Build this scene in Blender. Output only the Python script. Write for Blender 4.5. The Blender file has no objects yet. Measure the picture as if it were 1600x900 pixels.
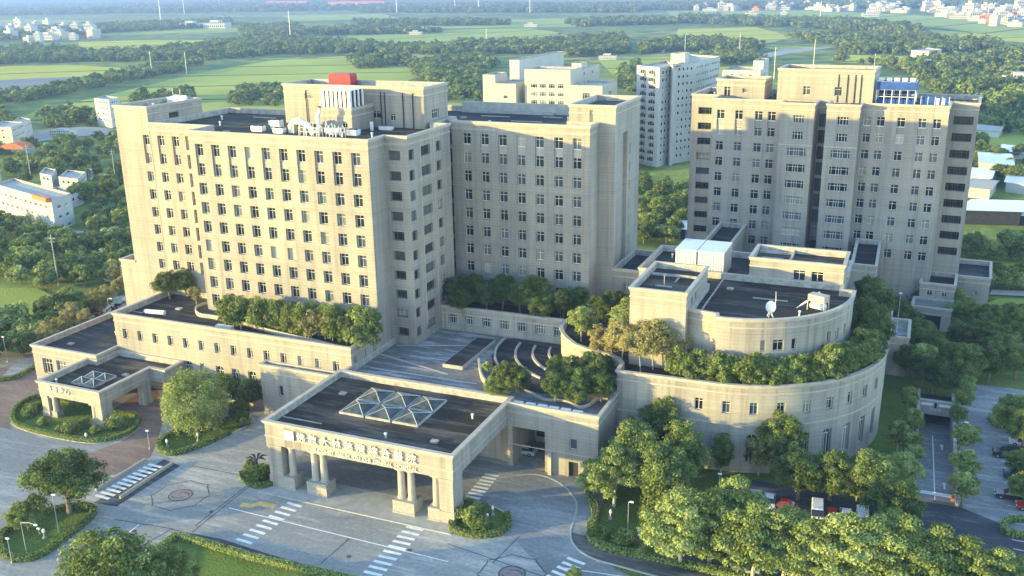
import bpy, math, random
import numpy as np
from mathutils import Vector, Matrix
rad = math.radians
random.seed(7); np.random.seed(7)
sc = bpy.context.scene
COL = sc.collection
# ------------------------------------------------------------------ camera, world, sun, exposure
CAMZ = 80.0; FPX = 1499.466
CR = Vector((0.92135465, 0.38839322, -0.01600969)); CU = Vector((-0.10279123, 0.28314923, 0.95355151)); CF = Vector((-0.37488607, 0.87691346, -0.30080428))
cam = bpy.data.cameras.new('camera'); camo = bpy.data.objects.new('camera', cam); COL.objects.link(camo)
mw = Matrix.Identity(4)
for i in range(3):
    mw[i][0] = CR[i]; mw[i][1] = CU[i]; mw[i][2] = -CF[i]
mw[2][3] = CAMZ
camo.matrix_world = mw
cam.sensor_width = 36; cam.lens = 36 * FPX / 1600; cam.clip_start = 1; cam.clip_end = 30000
sc.camera = camo
SUN_EL = rad(7.2); LX, LY = 1.4, 1.0                       # the light travels towards +X and +Y
world = bpy.data.worlds.new('World'); sc.world = world; world.use_nodes = True
wn = world.node_tree; bg = wn.nodes['Background']
sky = wn.nodes.new('ShaderNodeTexSky'); sky.sky_type = 'NISHITA'; sky.sun_disc = False
sky.sun_elevation = SUN_EL; sky.sun_rotation = math.atan2(-LX, -LY)
sky.altitude = 100; sky.air_density = 1.0; sky.dust_density = 0.15; sky.ozone_density = 1.7
wn.links.new(sky.outputs[0], bg.inputs[0]); bg.inputs[1].default_value = 0.15
sl = bpy.data.lights.new('sun', 'SUN'); so = bpy.data.objects.new('sun', sl); COL.objects.link(so)
sl.energy = 2.0; sl.angle = rad(0.5); sl.color = (1.0, 0.77, 0.22)
ldir = Vector((LX, LY, -math.tan(SUN_EL) * math.hypot(LX, LY))).normalized()
so.rotation_euler = ldir.to_track_quat('-Z', 'Y').to_euler()
sc.view_settings.view_transform = 'Standard'; sc.view_settings.look = 'None'; sc.view_settings.gamma = 1.0
sc.view_settings.exposure = 2.68
sc.cycles.volume_bounces = 0; sc.cycles.max_bounces = 6; sc.cycles.transparent_max_bounces = 8
sc.cycles.volume_step_rate = 5; sc.cycles.volume_max_steps = 64

def G(px, py, z=0.0):
    "the place on the level z that the photograph shows at pixel px, py"
    d = CF + CR * ((px - 800) / FPX) - CU * ((py - 450) / FPX)
    t = (z - CAMZ) / d.z
    return Vector((d.x * t, d.y * t, z))
def GP(pts, z=0.0): return [tuple(G(x, y, z)[:2]) for x, y in pts]

# ------------------------------------------------------------------ object helpers
def tag(o, label=None, cat=None, group=None, kind=None):
    if label: o['label'] = label
    if cat: o['category'] = cat
    if group: o['group'] = group
    if kind: o['kind'] = kind
    return o
def empty(name, loc, rz=0, label=None, cat=None, group=None):
    o = bpy.data.objects.new(name, None); o.location = loc; o.rotation_euler = (0, 0, rz); o.empty_display_size = .5
    COL.objects.link(o); return tag(o, label, cat, group)
def link(name, mesh, parent=None, loc=(0, 0, 0), rz=0):
    o = bpy.data.objects.new(name, mesh); o.location = loc; o.rotation_euler = (0, 0, rz); COL.objects.link(o)
    if parent: o.parent = parent
    return o
def copy_tree(o, parent=None):
    c = o.copy(); COL.objects.link(c); c.parent = parent
    for ch in list(o.children): copy_tree(ch, c)
    return c
class MB:
    def __init__(s): s.v = []; s.f = []; s.m = []; s.mi = 0
    def face(s, pts):
        n = len(s.v); s.v += [tuple(p) for p in pts]; s.f.append(tuple(range(n, n + len(pts)))); s.m.append(s.mi)
    def box(s, x0, x1, y0, y1, z0, z1, rz=0, c=None):
        P = [(x0, y0, z0), (x1, y0, z0), (x1, y1, z0), (x0, y1, z0), (x0, y0, z1), (x1, y0, z1), (x1, y1, z1), (x0, y1, z1)]
        if rz:
            cx, cy = c or ((x0 + x1) / 2, (y0 + y1) / 2); a, b = math.cos(rz), math.sin(rz)
            P = [(cx + (x - cx) * a - (y - cy) * b, cy + (x - cx) * b + (y - cy) * a, z) for x, y, z in P]
        n = len(s.v); s.v += P
        for q in ((0, 3, 2, 1), (4, 5, 6, 7), (0, 1, 5, 4), (1, 2, 6, 5), (2, 3, 7, 6), (3, 0, 4, 7)):
            s.f.append(tuple(n + i for i in q)); s.m.append(s.mi)
    def prism(s, poly, z0, z1, top=True, bottom=False, sides=True):
        n = len(s.v); k = len(poly)
        s.v += [(x, y, z0) for x, y in poly] + [(x, y, z1) for x, y in poly]
        if sides:
            for i in range(k):
                j = (i + 1) % k; s.f.append((n + i, n + j, n + k + j, n + k + i)); s.m.append(s.mi)
        if top: s.f.append(tuple(range(n + k, n + 2 * k))); s.m.append(s.mi)
        if bottom: s.f.append(tuple(reversed(range(n, n + k)))); s.m.append(s.mi)
    def ring(s, po, pi, z0, z1, bottom=True):
        "a band between an outer and an inner outline, with top, sides and underside"
        n = len(s.v); k = len(po)
        s.v += [(x, y, z0) for x, y in po] + [(x, y, z1) for x, y in po] + [(x, y, z1) for x, y in pi] + [(x, y, z0) for x, y in pi]
        for i in range(k):
            j = (i + 1) % k
            for a, b in ((0, k), (k, 2 * k), (2 * k, 3 * k), (3 * k, 0)):
                if a == 3 * k and not bottom: continue
                s.f.append((n + a + i, n + a + j, n + b + j, n + b + i)); s.m.append(s.mi)
    def tube(s, pts, radii, seg=8, cap=True):
        rings = []
        for i, p in enumerate(pts):
            p = Vector(p); a = Vector(pts[max(i - 1, 0)]); b = Vector(pts[min(i + 1, len(pts) - 1)])
            t = (b - a).normalized(); u = t.cross(Vector((.31, .95, .05)) if abs(t.y) < .9 else Vector((1, 0, 0))).normalized(); w = t.cross(u)
            r = radii[i] if hasattr(radii, '__len__') else radii
            n = len(s.v); rings.append(n)
            s.v += [tuple(p + u * (r * math.cos(2 * math.pi * k / seg)) + w * (r * math.sin(2 * math.pi * k / seg))) for k in range(seg)]
        for a, b in zip(rings, rings[1:]):
            for k in range(seg):
                l = (k + 1) % seg; s.f.append((a + k, a + l, b + l, b + k)); s.m.append(s.mi)
        if cap:
            s.f.append(tuple(reversed(range(rings[0], rings[0] + seg)))); s.m.append(s.mi)
            s.f.append(tuple(range(rings[-1], rings[-1] + seg))); s.m.append(s.mi)
    def mesh(s, name, mats, off=(0, 0, 0)):
        me = bpy.data.meshes.new(name)
        me.from_pydata([(x - off[0], y - off[1], z - off[2]) for x, y, z in s.v], [], s.f)
        for m in (mats if isinstance(mats, (list, tuple)) else [mats]): me.materials.append(m)
        if any(s.m): me.polygons.foreach_set('material_index', s.m)
        return me
    def build(s, name, mats, parent=None, off=None):
        if off is None: off = parent.location if parent else (0, 0, 0)
        return link(name, s.mesh(name, mats, off), parent)

def offset(poly, d):
    "outline moved outwards by d (outline runs counter-clockwise)"
    out = []; n = len(poly)
    for i in range(n):
        p0, p1, p2 = Vector(poly[i - 1]), Vector(poly[i]), Vector(poly[(i + 1) % n])
        a = (p1 - p0).normalized(); b = (p2 - p1).normalized()
        na = Vector((a.y, -a.x)); nb = Vector((b.y, -b.x)); m = na + nb
        out.append(tuple(p1 + m * (d / max(.2, 1 + na.dot(nb)))))
    return out

# ------------------------------------------------------------------ materials
def new_mat(name):
    m = bpy.data.materials.new(name); m.use_nodes = True
    return m, m.node_tree.nodes, m.node_tree.links, m.node_tree.nodes['Principled BSDF']
def N(nodes, t, **kw):
    n = nodes.new(t)
    for k, v in kw.items():
        if k.startswith('i_'): n.inputs[int(k[2:])].default_value = v
        else: setattr(n, k, v)
    return n
def rgba(c): return (c[0], c[1], c[2], 1.0)
def ramp(nodes, links, src, stops):
    r = nodes.new('ShaderNodeValToRGB'); e = r.color_ramp.elements
    while len(e) < len(stops): e.new(0.5)
    for q, (p, c) in zip(e, stops): q.position = p; q.color = rgba(c)
    links.new(src, r.inputs[0]); return r.outputs[0]
def mixc(nodes, links, fac, a, b, blend='MIX'):
    m = nodes.new('ShaderNodeMix'); m.data_type = 'RGBA'; m.blend_type = blend
    for i, v in ((0, fac), (6, a), (7, b)):
        if hasattr(v, 'is_linked') or hasattr(v, 'links'): links.new(v, m.inputs[i])
        else: m.inputs[i].default_value = rgba(v) if i else v
    return m.outputs[2]
def wpos(nodes, links, scale=(1, 1, 1)):
    g = nodes.new('ShaderNodeNewGeometry'); mp = nodes.new('ShaderNodeMapping'); mp.inputs[3].default_value = scale
    links.new(g.outputs['Position'], mp.inputs[0]); return mp.outputs[0]
def noise(nodes, links, vec, scale, detail=4, rough=.55):
    n = nodes.new('ShaderNodeTexNoise'); n.inputs['Scale'].default_value = scale; n.inputs['Detail'].default_value = detail; n.inputs['Roughness'].default_value = rough
    if vec is not None: links.new(vec, n.inputs[0])
    return n.outputs[0]
def math_(nodes, links, op, a, b=None, c=None):
    m = nodes.new('ShaderNodeMath'); m.operation = op
    for i, v in enumerate((a, b, c)):
        if v is None: continue
        if hasattr(v, 'links'): links.new(v, m.inputs[i])
        else: m.inputs[i].default_value = v
    return m.outputs[0]
def simple(name, col, rough=.7, var=.25, scale=.6, metal=0.0, spec=.3, bump=0.0):
    m, n, l, p = new_mat(name)
    v = wpos(n, l); no = noise(n, l, v, scale, 5)
    a = tuple(c * (1 - var) for c in col); b = tuple(min(1, c * (1 + var)) for c in col)
    l.new(ramp(n, l, no, [(.3, a), (.7, b)]), p.inputs['Base Color'])
    p.inputs['Roughness'].default_value = rough; p.inputs['Metallic'].default_value = metal; p.inputs['Specular IOR Level'].default_value = spec
    if bump:
        bn = n.new('ShaderNodeBump'); bn.inputs['Strength'].default_value = bump; bn.inputs['Distance'].default_value = .1
        l.new(noise(n, l, v, scale * 6), bn.inputs['Height']); l.new(bn.outputs[0], p.inputs['Normal'])
    return m
def wall_mat(name, col, course=.62, line=.68, stain=.3):
    "tiled wall: thin courses, a belt per storey, rain streaks"
    m, n, l, p = new_mat(name)
    g = n.new('ShaderNodeNewGeometry'); sx = n.new('ShaderNodeSeparateXYZ'); l.new(g.outputs['Position'], sx.inputs[0])
    z = sx.outputs[2]
    fr = math_(n, l, 'FRACT', math_(n, l, 'DIVIDE', z, course)); thin = math_(n, l, 'LESS_THAN', fr, .10)
    cell = math_(n, l, 'FLOOR', math_(n, l, 'DIVIDE', z, course))
    wn_ = n.new('ShaderNodeTexWhiteNoise'); wn_.noise_dimensions = '1D'; l.new(cell, wn_.inputs['W'])
    fr2 = math_(n, l, 'FRACT', math_(n, l, 'DIVIDE', math_(n, l, 'ADD', z, 1.15), 4.0)); belt = math_(n, l, 'LESS_THAN', fr2, .05)
    big = noise(n, l, wpos(n, l, (.12, .12, .05)), 1.0, 4)
    streak = noise(n, l, wpos(n, l, (1.1, 1.1, .05)), 1.0, 5)
    fine = noise(n, l, wpos(n, l, (1, 1, 1)), 3.0, 4)
    c0 = mixc(n, l, math_(n, l, 'MULTIPLY', wn_.outputs[0], .5), col, tuple(c * .86 for c in col))
    c1 = mixc(n, l, math_(n, l, 'MULTIPLY', thin, 1 - line), c0, tuple(c * .35 for c in col))
    c2 = mixc(n, l, math_(n, l, 'MULTIPLY', belt, .2), c1, tuple(c * .5 for c in col))
    s1 = ramp(n, l, streak, [(.48, (0, 0, 0)), (.70, (1, 1, 1))])
    c3 = mixc(n, l, math_(n, l, 'MULTIPLY', s1, stain * 1.6), c2, tuple(c * .5 for c in col))
    s2 = ramp(n, l, big, [(.35, (.80, .81, .84)), (.65, (1.08, 1.06, 1.03))])
    c4 = mixc(n, l, 1.0, c3, s2, 'MULTIPLY')
    s3 = ramp(n, l, fine, [(.3, (.93, .93, .93)), (.7, (1.05, 1.05, 1.05))])
    l.new(mixc(n, l, 1.0, c4, s3, 'MULTIPLY'), p.inputs['Base Color'])
    p.inputs['Roughness'].default_value = .75; p.inputs['Specular IOR Level'].default_value = .25
    bn = n.new('ShaderNodeBump'); bn.inputs['Strength'].default_value = .25; bn.inputs['Distance'].default_value = .05
    l.new(math_(n, l, 'SUBTRACT', 1.0, thin), bn.inputs['Height']); l.new(bn.outputs[0], p.inputs['Normal'])
    return m
def roof_mat(name, dark, light, amount=.5, scale=.12):
    m, n, l, p = new_mat(name)
    a = noise(n, l, wpos(n, l, (.5, 1.1, 1)), scale, 7, .62); b = noise(n, l, wpos(n, l, (1, 1, 1)), 1.6, 5, .6); c = noise(n, l, wpos(n, l, (.25, 1.6, 1)), .35, 6, .7)
    m1 = ramp(n, l, a, [(.30, tuple(x * .8 for x in dark)), (.62, tuple(x * 1.15 for x in dark))])
    f = ramp(n, l, math_(n, l, 'MULTIPLY', c, math_(n, l, 'ADD', a, .45)), [(.47, (0, 0, 0)), (.62, (1, 1, 1))])
    m2 = mixc(n, l, math_(n, l, 'MULTIPLY', f, amount), m1, light)
    m3 = mixc(n, l, 1.0, m2, ramp(n, l, b, [(.3, (.8, .8, .8)), (.7, (1.15, 1.15, 1.15))]), 'MULTIPLY')
    l.new(m3, p.inputs['Base Color']); p.inputs['Roughness'].default_value = .85; p.inputs['Specular IOR Level'].default_value = .2
    return m
WALLC = (.372, .340, .300)
M = {}
M['wall'] = wall_mat('beige_tile_wall', WALLC)
M['wall2'] = wall_mat('beige_tile_wall_plain', (.385, .352, .312), .62, .72, .45)
M['trim'] = simple('pale_stone_trim', (.42, .375, .33), .7, .14, .8)
M['cap'] = simple('parapet_cap', (.37, .34, .31), .8, .35, .9)
M['roof'] = roof_mat('bitumen_roof', (.034, .028, .0245), (.17, .15, .125), .6)
M['roofb'] = roof_mat('bluish_roof', (.028, .029, .033), (.15, .15, .15), .5)
M['deck'] = roof_mat('courtyard_deck', (.17, .165, .17), (.40, .40, .42), .9, .25)
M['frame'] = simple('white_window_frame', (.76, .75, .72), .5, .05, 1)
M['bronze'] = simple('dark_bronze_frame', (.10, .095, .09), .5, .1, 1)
M['white'] = simple('white_paint', (.80, .80, .78), .5, .06, 1)
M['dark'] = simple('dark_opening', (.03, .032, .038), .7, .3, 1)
M['metal'] = simple('galvanised_metal', (.55, .56, .57), .4, .12, 2, .6)
M['whitemetal'] = simple('white_metal_sheet', (.74, .74, .74), .4, .08, .8, .2)
M['red'] = simple('red_paint', (.33, .02, .045), .5, .15, 1)
M['blue'] = simple('blue_mesh_sheeting', (.02, .075, .30), .6, .25, 1.2)
M['orange'] = simple('orange_tile', (.55, .17, .07), .7, .2, 1)
M['granite'] = simple('grey_granite', (.33, .31, .28), .6, .2, 3)
M['concrete'] = simple('concrete', (.36, .35, .33), .85, .18, .6)
def glass_mat():
    m, n, l, p = new_mat('window_glass')
    oi = n.new('ShaderNodeObjectInfo'); r = n.new('ShaderNodeValToRGB'); r.color_ramp.interpolation = 'CONSTANT'; e = r.color_ramp.elements
    for pos, c in ((0, (.012, .015, .02)), (.32, (.028, .034, .042)), (.55, (.07, .08, .095)), (.76, (.14, .15, .16)), (.86, (.26, .245, .21)), (.95, (.42, .40, .36))):
        q = e.new(pos) if pos not in (0,) else e[0]; q.position = pos; q.color = rgba(c)
    e.remove(e[len(e) - 1])
    l.new(oi.outputs['Random'], r.inputs[0]); l.new(r.outputs[0], p.inputs['Base Color'])
    p.inputs['Roughness'].default_value = .12; p.inputs['Specular IOR Level'].default_value = .6
    return m
M['glass'] = glass_mat()
def sky_glass():
    m, n, l, p = new_mat('skylight_glass')
    p.inputs['Roughness'].default_value = .25; p.inputs['Specular IOR Level'].default_value = .35
    v = wpos(n, l); l.new(ramp(n, l, noise(n, l, v, .8, 6), [(.35, (.03, .04, .042)), (.7, (.11, .125, .12))]), p.inputs['Base Color'])
    return m
M['skyglass'] = sky_glass()

# ------------------------------------------------------------------ windows
WC = {}
def win_mesh(w, h, kind):
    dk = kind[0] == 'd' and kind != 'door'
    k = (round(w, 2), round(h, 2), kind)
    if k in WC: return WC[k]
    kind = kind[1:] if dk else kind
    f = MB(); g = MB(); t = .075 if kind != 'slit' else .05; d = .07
    if kind == 'arch':
        n = 10; r = w / 2; hz = h - r
        outer = [(w, 0)] + [(r + r * math.cos(math.pi * i / n), hz + r * math.sin(math.pi * i / n)) for i in range(n + 1)] + [(0, 0)]
        inn = [(r + (x - r) * (1 - 2 * t / w), max(t, z - t * .6)) for x, z in outer]
        for i in range(len(outer)):
            j = (i + 1) % len(outer)
            f.face([(outer[i][0], 0, outer[i][1]), (outer[j][0], 0, outer[j][1]), (inn[j][0], 0, inn[j][1]), (inn[i][0], 0, inn[i][1])])
        f.box(t, w - t, -.02, d, hz - t, hz); f.mi = 1
        for sg_ in (0, 1):
            cr_ = (w if sg_ == 0 else 0, h); ar_ = [p for p in outer[1:-1] if (p[0] >= r - 1e-6 if sg_ == 0 else p[0] <= r + 1e-6)]
            for a_, b_ in zip(ar_, ar_[1:]): f.face([(cr_[0], -.25, cr_[1]), (a_[0], -.25, a_[1]), (b_[0], -.25, b_[1])]); f.face([(a_[0], -.25, a_[1]), (a_[0], .05, a_[1]), (b_[0], .05, b_[1]), (b_[0], -.25, b_[1])])
        f.mi = 0
        for q in (.33, .67): f.box(w * q - t / 2, w * q + t / 2, -.02, d, t, hz - t)
        f.box(r - t / 2, r + t / 2, -.02, d, hz, h - t)
        g.face([(x, .05, z) for x, z in reversed(inn)])
    else:
        f.box(0, w, 0, d, 0, t); f.box(0, w, 0, d, h - t, h); f.box(0, t, 0, d, t, h - t); f.box(w - t, w, 0, d, t, h - t)
        mull = {'std': [.42], 'wide': [.22, .5, .78], 'three': [.28, .72], 'pair': [.12, .36, .49, .62, .88], 'one': [], 'slit': [], 'door': [.5]}[kind]
        tr = {'std': h * .70, 'wide': h * .68, 'three': h * .70, 'pair': h * .68, 'one': None, 'slit': h * .5, 'door': h * .75}[kind]
        for q in mull: f.box(w * q - t / 2, w * q + t / 2, .002, d - .002, t, h - t)
        if tr: f.box(t, w - t, .004, d - .004, tr - t / 2, tr + t / 2)
        if kind != 'slit': f.box(-.05, w + .05, -.12, 0, -.10, 0)
        g.face([(t, .05, t), (w - t, .05, t), (w - t, .05, h - t), (t, .05, h - t)])
    WC[k] = (f.mesh('window_frame', [M['bronze' if dk else 'frame'], M['wall']]), g.mesh('window_pane', M['glass'])); return WC[k]
def place_window(root, p0, ud, u, z, w, h, kind, depth, name='window'):
    fm, gm = win_mesh(w, h, kind)
    inw = Vector((-ud.y, ud.x, 0))
    pos = Vector((p0[0], p0[1], 0)) + Vector((ud.x, ud.y, 0)) * u + inw * depth
    pos.z = z
    a = math.atan2(ud.y, ud.x)
    o = link(name, fm, root, Vector(pos) - root.location, a); link('pane', gm, o)
    return o

def wall_side(mb, p0, p1, z0, z1, holes, jamb=.0):
    "one wall plane with real openings; hole = (u0, u1, z0, z1, depth)"
    p0 = Vector(p0); p1 = Vector(p1); L = (p1 - p0).length; u = (p1 - p0) / L; n = Vector((-u.y, u.x))   # n points inwards
    P = lambda a, z, d=0.0: (p0.x + u.x * a + n.x * d, p0.y + u.y * a + n.y * d, z)
    holes = [h for h in holes if h[1] > 0.01 and h[0] < L - .01]
    us = sorted({0.0, L} | {min(max(h[i], 0), L) for h in holes for i in (0, 1)}); zs = sorted({z0, z1} | {min(max(h[i], z0), z1) for h in holes for i in (2, 3)})
    for a, b in zip(us, us[1:]):
        if b - a < 1e-4: continue
        run = None
        for c, d in zip(zs, zs[1:]):
            mu, mz = (a + b) / 2, (c + d) / 2
            inside = any(h[0] < mu < h[1] and h[2] < mz < h[3] for h in holes)
            if inside:
                if run is not None: mb.face([P(a, run), P(b, run), P(b, c), P(a, c)]); run = None
            elif run is None: run = c
        if run is not None: mb.face([P(a, run), P(b, run), P(b, z1), P(a, z1)])
    for a, b, c, d, dep in [h[:5] for h in holes]:
        mb.face([P(a, c), P(a, d), P(a, d, dep), P(a, c, dep)][::-1]); mb.face([P(b, c), P(b, c, dep), P(b, d, dep), P(b, d)][::-1])
        mb.face([P(a, d), P(b, d), P(b, d, dep), P(a, d, dep)][::-1]); mb.face([P(a, c), P(a, c, dep), P(b, c, dep), P(b, c)][::-1])

class Bldg:
    def __init__(s, name, label, cat, poly, z0, z1, group=None, wall='wall', roof='roof', par=1.0, lip=.28, roofz=None, cornice=True):
        c = (sum(p[0] for p in poly) / len(poly), sum(p[1] for p in poly) / len(poly))
        s.root = empty(name, (c[0], c[1], z0), 0, label, cat, group)
        s.poly = poly; s.z0 = z0; s.z1 = z1; s.holes = {}; s.wall = wall; s.roof = roof; s.par = par; s.lip = lip; s.corn = cornice; s.roofz = roofz if roofz is not None else z1 - par
        s.skip = set()
    def edge(s, i):
        p0 = Vector(s.poly[i]); p1 = Vector(s.poly[(i + 1) % len(s.poly)]); return p0, (p1 - p0).normalized(), (p1 - p0).length
    def hole(s, i, u0, u1, z0, z1, d=.45): s.holes.setdefault(i, []).append((u0, u1, z0, z1, d))
    def win(s, i, uc, zc, w, h, kind='std', d=.45, hole=True, name='window'):
        "window whose centre is uc along edge i and zc high"
        p0, u, L = s.edge(i)
        if hole: s.hole(i, uc - w / 2, uc + w / 2, zc - h / 2, zc + h / 2, d + .1)
        return place_window(s.root, p0, u, uc - w / 2, zc - h / 2, w, h, kind, d, name)
    def panel(s, i, u0, u1, z0, z1, d, mat=None, name='spandrel_panel', t=.12):
        p0, u, L = s.edge(i); n = Vector((-u.y, u.x)); mb = MB()
        a = p0 + u * u0 + n * d; b = p0 + u * u1 + n * d
        mb.box(0, (b - a).length, 0, t, z0, z1)
        me = mb.mesh(name, mat or M[s.wall]); return link(name, me, s.root, (a.x - s.root.location.x, a.y - s.root.location.y, -s.root.location.z), math.atan2(u.y, u.x))
    def finish(s):
        w = MB()
        for i in range(len(s.poly)):
            if i in s.skip: continue
            wall_side(w, s.poly[i], s.poly[(i + 1) % len(s.poly)], s.z0, s.z1, s.holes.get(i, []))
        w.build('wall', M[s.wall], s.root)
        pi = offset(s.poly, -.38)
        if s.corn:
            c = MB(); o1 = offset(s.poly, s.lip); c.ring(o1, pi, s.z1 + .002, s.z1 + .26); c.ring(offset(s.poly, s.lip * .55), offset(s.poly, -.01), s.z1 - .32, s.z1 - .001)
            c.ring(offset(s.poly, .09), offset(s.poly, -.01), s.z1 - 1.55, s.z1 - 1.3)
            c.build('cornice', M['trim'], s.root)
        else:
            c = MB(); c.ring(offset(s.poly, .02), pi, s.z1 + .002, s.z1 + .12); c.build('cornice', M['cap'], s.root)
        pp = MB(); k = len(pi)
        for i in range(k):
            j = (i + 1) % k; pp.face([(*pi[j], s.roofz), (*pi[i], s.roofz), (*pi[i], s.z1 + .01), (*pi[j], s.z1 + .01)])
        pp.build('parapet', M['cap'], s.root)
        r = MB(); r.face([(x, y, s.roofz) for x, y in offset(s.poly, -.36)]); r.build('roof', M[s.roof], s.root)
        return s.root
# ================================================================== HOSPITAL BUILDINGS
ROW = lambda i: 49.3 - 3.98 * i
# ---- main tower
T = Bldg('hospital_tower', 'tall cream hospital tower with ten columns of sunlit windows, white machinery on its roof', 'building',
         [(-153, 160.6), (-136.1, 160.6), (-136.1, 153.2), (-94.1, 153.2), (-94.1, 159.2), (-89.2, 159.2), (-89.2, 177.4), (-93.2, 177.4), (-93.2, 187.5), (-153, 187.5)], 9, 52.95)
for k in range(10):
    x = 2.35 + 4.08 * k
    for i in range(9):
        T.win(2, x + .1, ROW(i), 1.95, 2.45, 'std', .6, hole=i > 1)
    T.hole(2, x - .875, x + 1.075, ROW(1) - 1.225, ROW(0) + 1.225, .7); T.panel(2, x - .875, x + 1.075, ROW(1) + 1.23, ROW(0) - 1.35, .3)
for k, u in enumerate((2.8, 6.8)):
    for i in range(8): T.win(0, u, ROW(i), 1.8, 2.2, 'std', .5, hole=i > 1)
    T.hole(0, u - .9, u + .9, ROW(1) - 1.1, ROW(0) + 1.1, .6); T.panel(0, u - .9, u + .9, ROW(1) + 1.11, ROW(0) - 1.25, .28)
for i in range(8): T.win(0, 9.9, ROW(i) - .2, .8, 3.0, 'slit', .4)
for i in range(10):
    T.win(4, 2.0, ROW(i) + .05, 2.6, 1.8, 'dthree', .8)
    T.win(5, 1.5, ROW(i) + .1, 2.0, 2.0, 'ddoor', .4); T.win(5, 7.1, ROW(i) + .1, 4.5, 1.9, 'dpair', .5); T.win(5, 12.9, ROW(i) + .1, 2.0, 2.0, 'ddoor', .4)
b = MB(); p0 = Vector((-89.2, 159.2))
for z in (43.6, 44.0): b.box(-89.2, -89.1, 159.1, 177.3, z, z + .14)
for z in (43.6, 44.0): b.box(-94.05, -89.1, 159.1, 159.2, z, z + .14)
for y in (164, 169.6): b.box(-89.2, -89.08, y, y + .35, 14, 51.3)
b.build('belt_moulding', M['trim'], T.root)
T.finish()
S = Bldg('stair_tower', 'blank cream stair tower rising above the left end of the sunlit hospital tower', 'building',
         [(-162.2, 160.55), (-153.02, 160.55), (-153.02, 178), (-162.2, 178)], 0, 56.3)
for i in range(8): S.win(0, 8.0, ROW(i), 1.7, 2.2, 'std', .5, hole=i > 1)
S.hole(0, 7.15, 8.85, ROW(1) - 1.1, ROW(0) + 1.1, .6); S.panel(0, 7.15, 8.85, ROW(1) + 1.11, ROW(0) - 1.25, .28)
S.hole(1, 6.5, 9.6, 52.2, 54.4, .4); S.panel(1, 6.5, 9.6, 52.2, 54.4, .3, M['dark'], 'roof_door')
S.finish()
E1 = Bldg('low_stair_annex', 'narrow windowless cream annex at the foot of the stair tower', 'building', [(-166.6, 160.6), (-162.22, 160.6), (-162.22, 176), (-166.6, 176)], 0, 21.2); E1.finish()
# penthouse
PH = Bldg('roof_penthouse', 'large cream lift penthouse with drain pipes standing on the hospital tower roof', 'penthouse', [(-128.7, 176.2), (-94.3, 176.2), (-94.3, 187), (-128.7, 187)], 51.9, 60.2)
for u, z, w, h in ((6.5, 57.9, 2.2, 1.2), (22.9, 54.5, 3.0, 1.5), (26.9, 54.1, 1.3, 1.5), (11.6, 53.6, 1.4, 2.4)): PH.win(0, u, z, w, h, 'door', .3)
PH.win(1, 4.9, 54.5, 3.4, 1.9, 'wide', .3)
for x in (-122.9, -104.3, -103.4, -99.1, -96.8):
    b = MB(); b.tube([(x, 176.0, 52), (x, 176.0, 59.2)], .11, 6); b.build('drain_pipe', M['dark'], PH.root)
PH.finish()
# red tank and clutter up there
r = empty('red_water_tank', (-118.9, 184.8, 58.6), 0, 'red box shaped tank standing behind the penthouse parapet', 'tank')
b = MB(); pr = [(-2.8, 0), (2.8, 0), (2.8, 2.4), (2.5, 2.9), (-2.5, 2.9), (-2.8, 2.4)]
q = MB()
for y0, y1 in ((-1.4, 1.4),):
    q.face([(x, y0, z + .6) for x, z in pr]); q.face([(x, y1, z + .6) for x, z in reversed(pr)])
    for i in range(6):
        a, c = pr[i], pr[(i + 1) % 6]; q.face([(a[0], y0, a[1] + .6), (a[0], y1, a[1] + .6), (c[0], y1, c[1] + .6), (c[0], y0, c[1] + .6)])
o = q.mesh('tank_body', M['red']); link('tank_body', o, r)
b = MB()
for x in (-2.5, 2.3): b.box(x, x + .2, -1.2, 1.2, 0, .6)
b.box(-3, 3, -.1, .1, .62, .7); link('tank_stand', b.mesh('tank_stand', M['dark']), r)
# equipment room with louvred unit
ER = Bldg('plant_room', 'small cream plant room on the tower roof carrying a white louvred cooling unit', 'plant room', [(-113.6, 167.4), (-106.2, 167.4), (-106.2, 176.1), (-113.6, 176.1)], 51.9, 56.6, par=.15, lip=.2)
ER.win(0, 5.6, 53.5, 1.4, 1.3, 'door', .25); ER.finish()
r = empty('cooling_unit', (-110, 170.6, 56.75), 0, 'white louvred cooling unit with upright fins on top of the plant room', 'cooling unit')
b = MB(); b.box(-3.3, 3.3, -2.7, 2.7, 0, .2); b.box(-3.3, 3.3, -2.7, 2.7, 3.3, 3.5); b.box(-3.0, 3.0, -2.4, 2.4, .2, 3.3); link('casing', b.mesh('casing', M['dark']), r)
for k in range(7):
    b = MB(); b.box(-.30, .30, -.10, .12, .05, 3.45); f = link('fin', b.mesh('fin', M['whitemetal']), r, (-3.05 + k * 1.015, -2.68, 0))
for k in range(4):
    b = MB(); b.box(-.10, .12, -.28, .28, .05, 3.45); link('fin', b.mesh('fin', M['whitemetal']), r, (3.25, -2.3 + k * 1.5, 0))
b = MB(); b.box(-3.5, 3.5, -2.9, 2.9, 3.48, 3.6); link('roof_sheet', b.mesh('roof_sheet', M['whitemetal']), r)

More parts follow.
